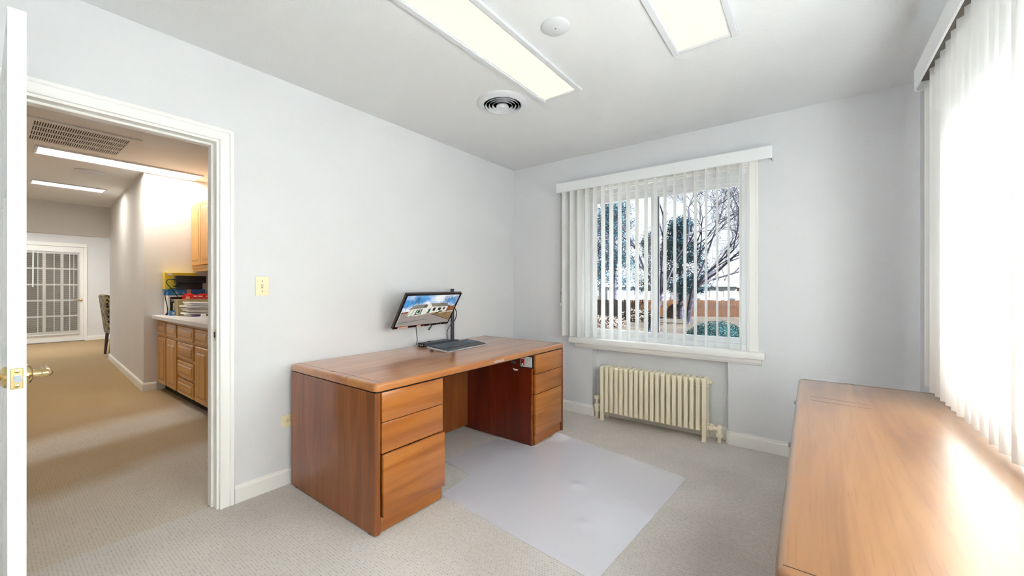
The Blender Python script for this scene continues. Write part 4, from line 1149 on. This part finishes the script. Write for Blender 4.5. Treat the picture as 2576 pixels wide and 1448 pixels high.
MB().box((-.02, -.02, 0), (.02, .02, .028), .007, 2).xf(TZ(-5.47, 1.50, ZT, .2)).obj('body', 'white_print', t, True); MB().box((-.016, .02, .004), (.016, .05, .024), .003).xf(TZ(-5.47, 1.50, ZT, .2)).obj('prong_block', 'dark_plastic', t)
t = thing('tape_dispenser', 'black gadget standing beside the papers near the door jamb', 'gadget', (-5.5, 1.62, ZT))
MB().prism([(1.60, ZT), (1.70, ZT), (1.70, ZT + .03), (1.66, ZT + .05), (1.63, ZT + .045), (1.60, ZT + .02)], 0, -5.53, -5.48).obj('body', 'black', t)
MB().tube([(-5.53, 1.668, ZT + .058), (-5.48, 1.668, ZT + .058)], .017, 14).obj('wheel', 'black', t, True)
t = thing('ink_cartridge', 'small blue cartridge pack leaning on the carton foot', 'pack', (-5.935, 1.318, ZT))
B('body', (-5.975, 1.305, ZT), (-5.915, 1.348, ZT + .052), 'blue_toner', t, .002); B('label_patch', (-5.9152, 1.322, ZT + .012), (-5.9142, 1.346, ZT + .04), 'silver', t)

# ------------------------------------------------------------------ upholstered chair in the far room
ch = thing('dining_chair', 'floral upholstered dining chair half hidden by the hall wall', 'chair', (-10.05, 1.62, 0))
mb = MB(); cx0, cx1 = -10.30, -9.80
mb.prism([(1.262, 1.065), (1.285, 1.085), (1.335, 1.075), (1.44, .45), (1.44, .40), (1.335, .40)], 0, cx0, cx1); mb.obj('backrest', 'floral', ch)
B('seat', (cx0, 1.36, .38), (cx1, 1.86, .50), 'floral', ch, .03, 3)
for (x, y) in ((cx0 + .03, 1.375), (cx1 - .03, 1.375), (cx0 + .03, 1.82), (cx1 - .03, 1.82)): MB().tube([(x, y, .40), (x, y + (-.03 if y < 1.5 else 0), 0)], [.024, .017], 4).obj('leg', 'chair_leg', ch)
rs = random.Random(11)
mb = MB(); mg = MB()
for i in range(46):
    s = rs.random(); x = cx1 + .0008; z = .42 + .62 * rs.random(); yb = 1.335 - .073 * (z - .40) / .665
    y = yb + .01 + rs.random() * .07; r_ = rs.uniform(.008, .02)
    (mb if i % 3 else mg).prism([(y + r_ * math.cos(a), z + 1.4 * r_ * math.sin(a)) for a in (0, 1.2, 2.3, 3.6, 5)], 0, x - .001, x + .0006)
    zz = z; xx = cx0 + .03 + rs.random() * .44; yy = yb - .001
    (mb if i % 3 else mg).add([(xx - r_, yy - .001, zz - r_), (xx + r_, yy - .001, zz - r_), (xx, yy - .0035, zz + 1.5 * r_)], [(0, 1, 2)])
mb.obj('dark_motifs', 'floral_dark', ch, kind='stuff'); mg.obj('gold_motifs', 'floral_gold', ch, kind='stuff')

# ------------------------------------------------------------------ garden outside
GZ = -1.6
tag(MB().box((-90, YB + .3, GZ - .3), (70, 130, GZ)).obj('lawn', 'lawn'), 'dry beige winter lawn outside the window', 'lawn', kind='structure')
def at(px, depth, z=GZ):
    a = (px - 1288) / 1000
    return Vector((depth * (.8 * a - .6), depth * (.6 * a + .8), z))
# fence: boards as parts; runs roughly across the view
fa, fb = at(1440, 41), at(1925, 38)
fn = thing('board_fence', 'orange brown wooden board fence at the back of the lawn', 'fence', tuple((fa + fb) / 2))
Lf = (fb - fa); nb = int(Lf.length / .19); dirv = Lf.normalized(); ang = math.atan2(dirv.y, dirv.x)
src = None
for i in range(nb):
    p = fa + dirv * (i * .19); hgt = 1.62 + random.uniform(-.03, .03)
    if src is None: src = MB().box((0, -.01, 0), (.18, .012, 1.64)).obj('board', 'fence_wood', fn, loc=tuple(p)); o = src
    else: o = link_copy(src, fn, tuple(p))
    o.rotation_euler = (0, 0, ang); o.scale = (1, 1, hgt / 1.64)
for z in (.3, 1.3):
    MB().box((0, .012, z), (Lf.length, .06, z + .09)).xf(TZ(fa.x, fa.y, GZ, ang)).obj('rail', 'fence_wood', fn)
# houses
def house(label, px, depth, w, d, h, rh, mat, ang_):
    p = at(px, depth); t = thing('house', label, 'house', tuple(p)); M = TZ(p.x, p.y, p.z, ang_)
    MB().box((-w / 2, -d / 2, 0), (w / 2, d / 2, h)).xf(M).obj('walls', mat, t)
    MB().prism([(-d / 2 - .5, h), (d / 2 + .5, h), (0, h + rh)], 0, -w / 2 - .4, w / 2 + .4).xf(M).obj('roof', 'roof_grey', t)
    for k in (-.32, 0, .32):
        wn = MB().box((k * w - .7, -d / 2 - .06, h - 1.5), (k * w + .7, -d / 2, h - .6)).xf(M).obj('window', 'house_white', t)
        MB().box((k * w - .6, -d / 2 - .08, h - 1.4), (k * w + .6, -d / 2 - .06, h - .7)).xf(M).obj('pane', 'window_dark', wn)
yaw = math.atan2(.6, .8)
house('white house with grey roof beyond the fence', 1768, 62, 6.6, 7, 3.0, .9, 'house_white', yaw)
house('white building glimpsed behind the left evergreen', 1590, 82, 12, 8, 3.0, .8, 'house_white', yaw)
house('brick house at the right edge of the window view', 1872, 80, 7, 7, 2.9, .8, 'house_brick', yaw)
for px, lab in ((1775, 'parked car before the white house'), (1862, 'parked white car at the right of the white house')):
    p = at(px, 50); t = thing('car', lab, 'car', tuple(p)); M = TZ(p.x, p.y, p.z, yaw)
    MB().box((-2.1, -.8, .35), (2.1, .8, .95), .15, 2).xf(M).obj('body', 'window_dark' if px < 1800 else 'car_white', t, True)
    MB().prism([(-1.4, .95), (1.3, .95), (.8, 1.5), (-.9, 1.5)], 1, -.7, .7).xf(M).obj('cabin', 'window_dark', t)
    for x in (-1.3, 1.3):
        for y in (-.8, .8): MB().tube([(x, y - .1, .33), (x, y + .1, .33)], .33, 14).xf(M).obj('wheel', 'black', t)
# trees
def branchy(mb, p, d, L, r, depth, rnd, spread=.6, n=2, gravity=.0, taper=.68):
    mid = p + d * L * .5 + Vector((rnd.uniform(-1, 1), rnd.uniform(-1, 1), rnd.uniform(-.5, .5))) * L * .07
    q = p + d * L; r = max(r, .009)
    mb.tube([p, mid, q], [r, r * .88, r * taper], 5 if depth > 1 else 3, caps=False)
    if depth == 0: return
    for k in range(n + (1 if rnd.random() < .55 else 0)):
        dd = (d + Vector((rnd.uniform(-1, 1), rnd.uniform(-1, 1), rnd.uniform(-.7, .8) - gravity)) * (spread + .05 * (6 - depth))).normalized()
        branchy(mb, q if k < n else mid, dd, L * rnd.uniform(.62, .84), r * taper * rnd.uniform(.72, .95), depth - 1, rnd, spread, n, gravity, taper)
def bare_tree(label, px, depth, limbs, L, r, lv, seed, mat='bark', lean=0, th=2.6):
    rnd = random.Random(seed); p = at(px, depth)
    t = thing('bare_tree', label, 'tree', tuple(p))
    rt = Vector((.8, .6, 0)); q = p + Vector((0, 0, th)) + rt * lean
    MB().tube([p, (p + q) / 2, q], [r * 1.3, r * 1.05, r], 8).obj('trunk', mat, t, True)
    for k, (ax, az, f) in enumerate(limbs):
        mb = MB(); d = (rt * ax + Vector((0, 0, az)) + Vector((-.6, .8, 0)) * rnd.uniform(-.4, .4)).normalized()
        branchy(mb, q, d, L * f, r * .5, lv, rnd); mb.obj('limb', mat, t)
bare_tree('large bare tree with dark spreading limbs in the right pane', 1728, 31, [(.75, .8, 1.25), (.35, 1.0, 1.3), (1.0, .35, 1.1), (-.1, 1, 1.0), (1.15, .75, 1.2), (.55, .55, 1.2), (.9, .9, 1.0), (.2, .8, .9)], 3.2, .19, 7, 4, lean=.5, th=2.8)
bare_tree('leaning bare tree in the left pane behind the vanes', 1628, 21, [(.5, 1.0, 1.2), (-.4, 1, 1.1), (.1, 1, 1.2)], 2.6, .17, 5, 9, lean=.7, th=2.4)
bare_tree('pale bare tree far behind the white house', 1812, 75, [(.3, 1, 1.1), (-.4, 1, 1), (0, 1, 1.2)], 3.0, .22, 5, 14, 'bark_light', th=2.5)
bare_tree('pale bare tree far behind the left evergreen', 1560, 100, [(.3, 1, 1.2), (-.4, 1, 1.2), (0, 1, 1.3), (-.8, .8, 1)], 4.6, .26, 5, 18, 'bark_light', th=5)
bare_tree('hazy bare tree behind the dark evergreen', 1690, 85, [(.3, 1, 1.2), (-.4, 1, 1.2), (0, 1, 1.3), (.7, .7, 1)], 3.4, .24, 5, 23, 'bark_light', th=4)
def evergreen(label, px, depth, h, rad, n, seed, mat, skirt=.12):
    rnd = random.Random(seed); p = at(px, depth); t = thing('evergreen_tree', label, 'tree', tuple(p))
    MB().tube([p, p + Vector((0, 0, h * .5)), p + Vector((0, 0, h * .95))], [rad * .10, rad * .07, .03], 8).obj('trunk', 'bark', t, True)
    mb = MB(); clumps = []
    for i in range(70):
        f = rnd.random() ** .8; z = h * (skirt + (1 - skirt) * f); rr = rad * (1 - .75 * max(0, (f - .25) / .75) ** 1.3) * rnd.uniform(.3, 1)
        a = rnd.uniform(0, 6.283); clumps.append((Vector((rr * math.cos(a), rr * math.sin(a), z)), rad * rnd.uniform(.18, .34)))
    for i in range(n):
        c, cr_ = clumps[rnd.randrange(len(clumps))]
        v = Vector((rnd.gauss(0, 1), rnd.gauss(0, 1), rnd.gauss(0, .8))) * cr_ * .6
        q = p + c + v; s = rnd.uniform(.05, .12)
        d1_ = Vector((rnd.uniform(-1, 1), rnd.uniform(-1, 1), rnd.uniform(-1, .6))).normalized() * s; d2_ = d1_.cross(Vector((rnd.uniform(-1, 1), rnd.uniform(-1, 1), rnd.uniform(-1, 1)))).normalized() * s * .45
        mb.add([q - d1_, q + d2_, q + d1_, q - d2_], [(0, 1, 2, 3)])
    mb.obj('foliage', mat, t, kind='stuff')
evergreen('dark blue green evergreen in the middle of the right pane', 1712, 36, 8.8, 2.2, 24000, 2, 'needles', .27)
evergreen('tall evergreen filling the middle of the left pane', 1545, 48, 13.0, 3.6, 30000, 3, 'needles', .2)
evergreen('grey green evergreen at the left of the left pane', 1470, 55, 14.0, 2.8, 20000, 5, 'needles_grey', .15)
evergreen('grey green evergreen beside the meeting stile in the left pane', 1640, 58, 11.0, 2.4, 20000, 6, 'needles_grey', .2)
# shrub near the window and brush by the fence
def shrub(label, px, depth, rx, rz, mat, n, seed, name='shrub', leaf=.05):
    rnd = random.Random(seed); p = at(px, depth); t = thing(name, label, 'shrub', tuple(p)); mb = MB()
    mb.lathe([(rx * .9 * math.sin(a), rz * .93 * math.cos(a)) for a in [i * math.pi / 16 for i in range(9)]], 20, Matrix.Translation(p))
    for i in range(n):
        u = rnd.uniform(0, 1); a = rnd.uniform(0, 6.283); s = math.sqrt(1 - u * u)
        q = p + Vector((rx * s * math.cos(a), rx * s * math.sin(a), rz * u)) * rnd.uniform(.9, 1.03); L_ = leaf * rnd.uniform(.6, 1.3)
        d1_ = Vector((rnd.uniform(-1, 1), rnd.uniform(-1, 1), rnd.uniform(-.5, 1))).normalized() * L_; d2_ = d1_.cross(Vector((rnd.uniform(-1, 1), rnd.uniform(-1, 1), 1))).normalized() * L_ * .5
        mb.add([q - d1_, q + d2_, q + d1_, q - d2_], [(0, 1, 2, 3)])
    mb.obj('foliage', mat, t, kind='stuff')
shrub('rounded dark green shrub low in the right pane', 1805, 14, 1.45, 1.6, 'shrub', 22000, 1, leaf=.028)
shrub('yellowish brush at the fence left of the dark evergreen', 1700, 37.5, .9, 1.3, 'fence_wood', 900, 2, 'dry_bush', .12)
shrub('grey dry brush in front of the fence in the left pane', 1605, 34, 1.6, 1.1, 'brush', 900, 3, 'dry_bush', .12)
shrub('low dry brush at the far left of the lawn', 1520, 30, 1.8, .7, 'brush', 900, 4, 'dry_bush', .12)
# overhead cables
for z0, z1, dpt, lab in ((6.9, 7.3, 43, 'upper thin overhead cable beyond the window'), (5.0, 5.5, 43, 'lower thin overhead cable beyond the window')):
    a, c = at(1300, dpt, z0), at(2000, dpt, z1)
    tag(MB().tube([a, (a + c) / 2 - Vector((0, 0, .15)), c], .018, 5, caps=False).obj('overhead_cable', 'black'), lab, 'cable')
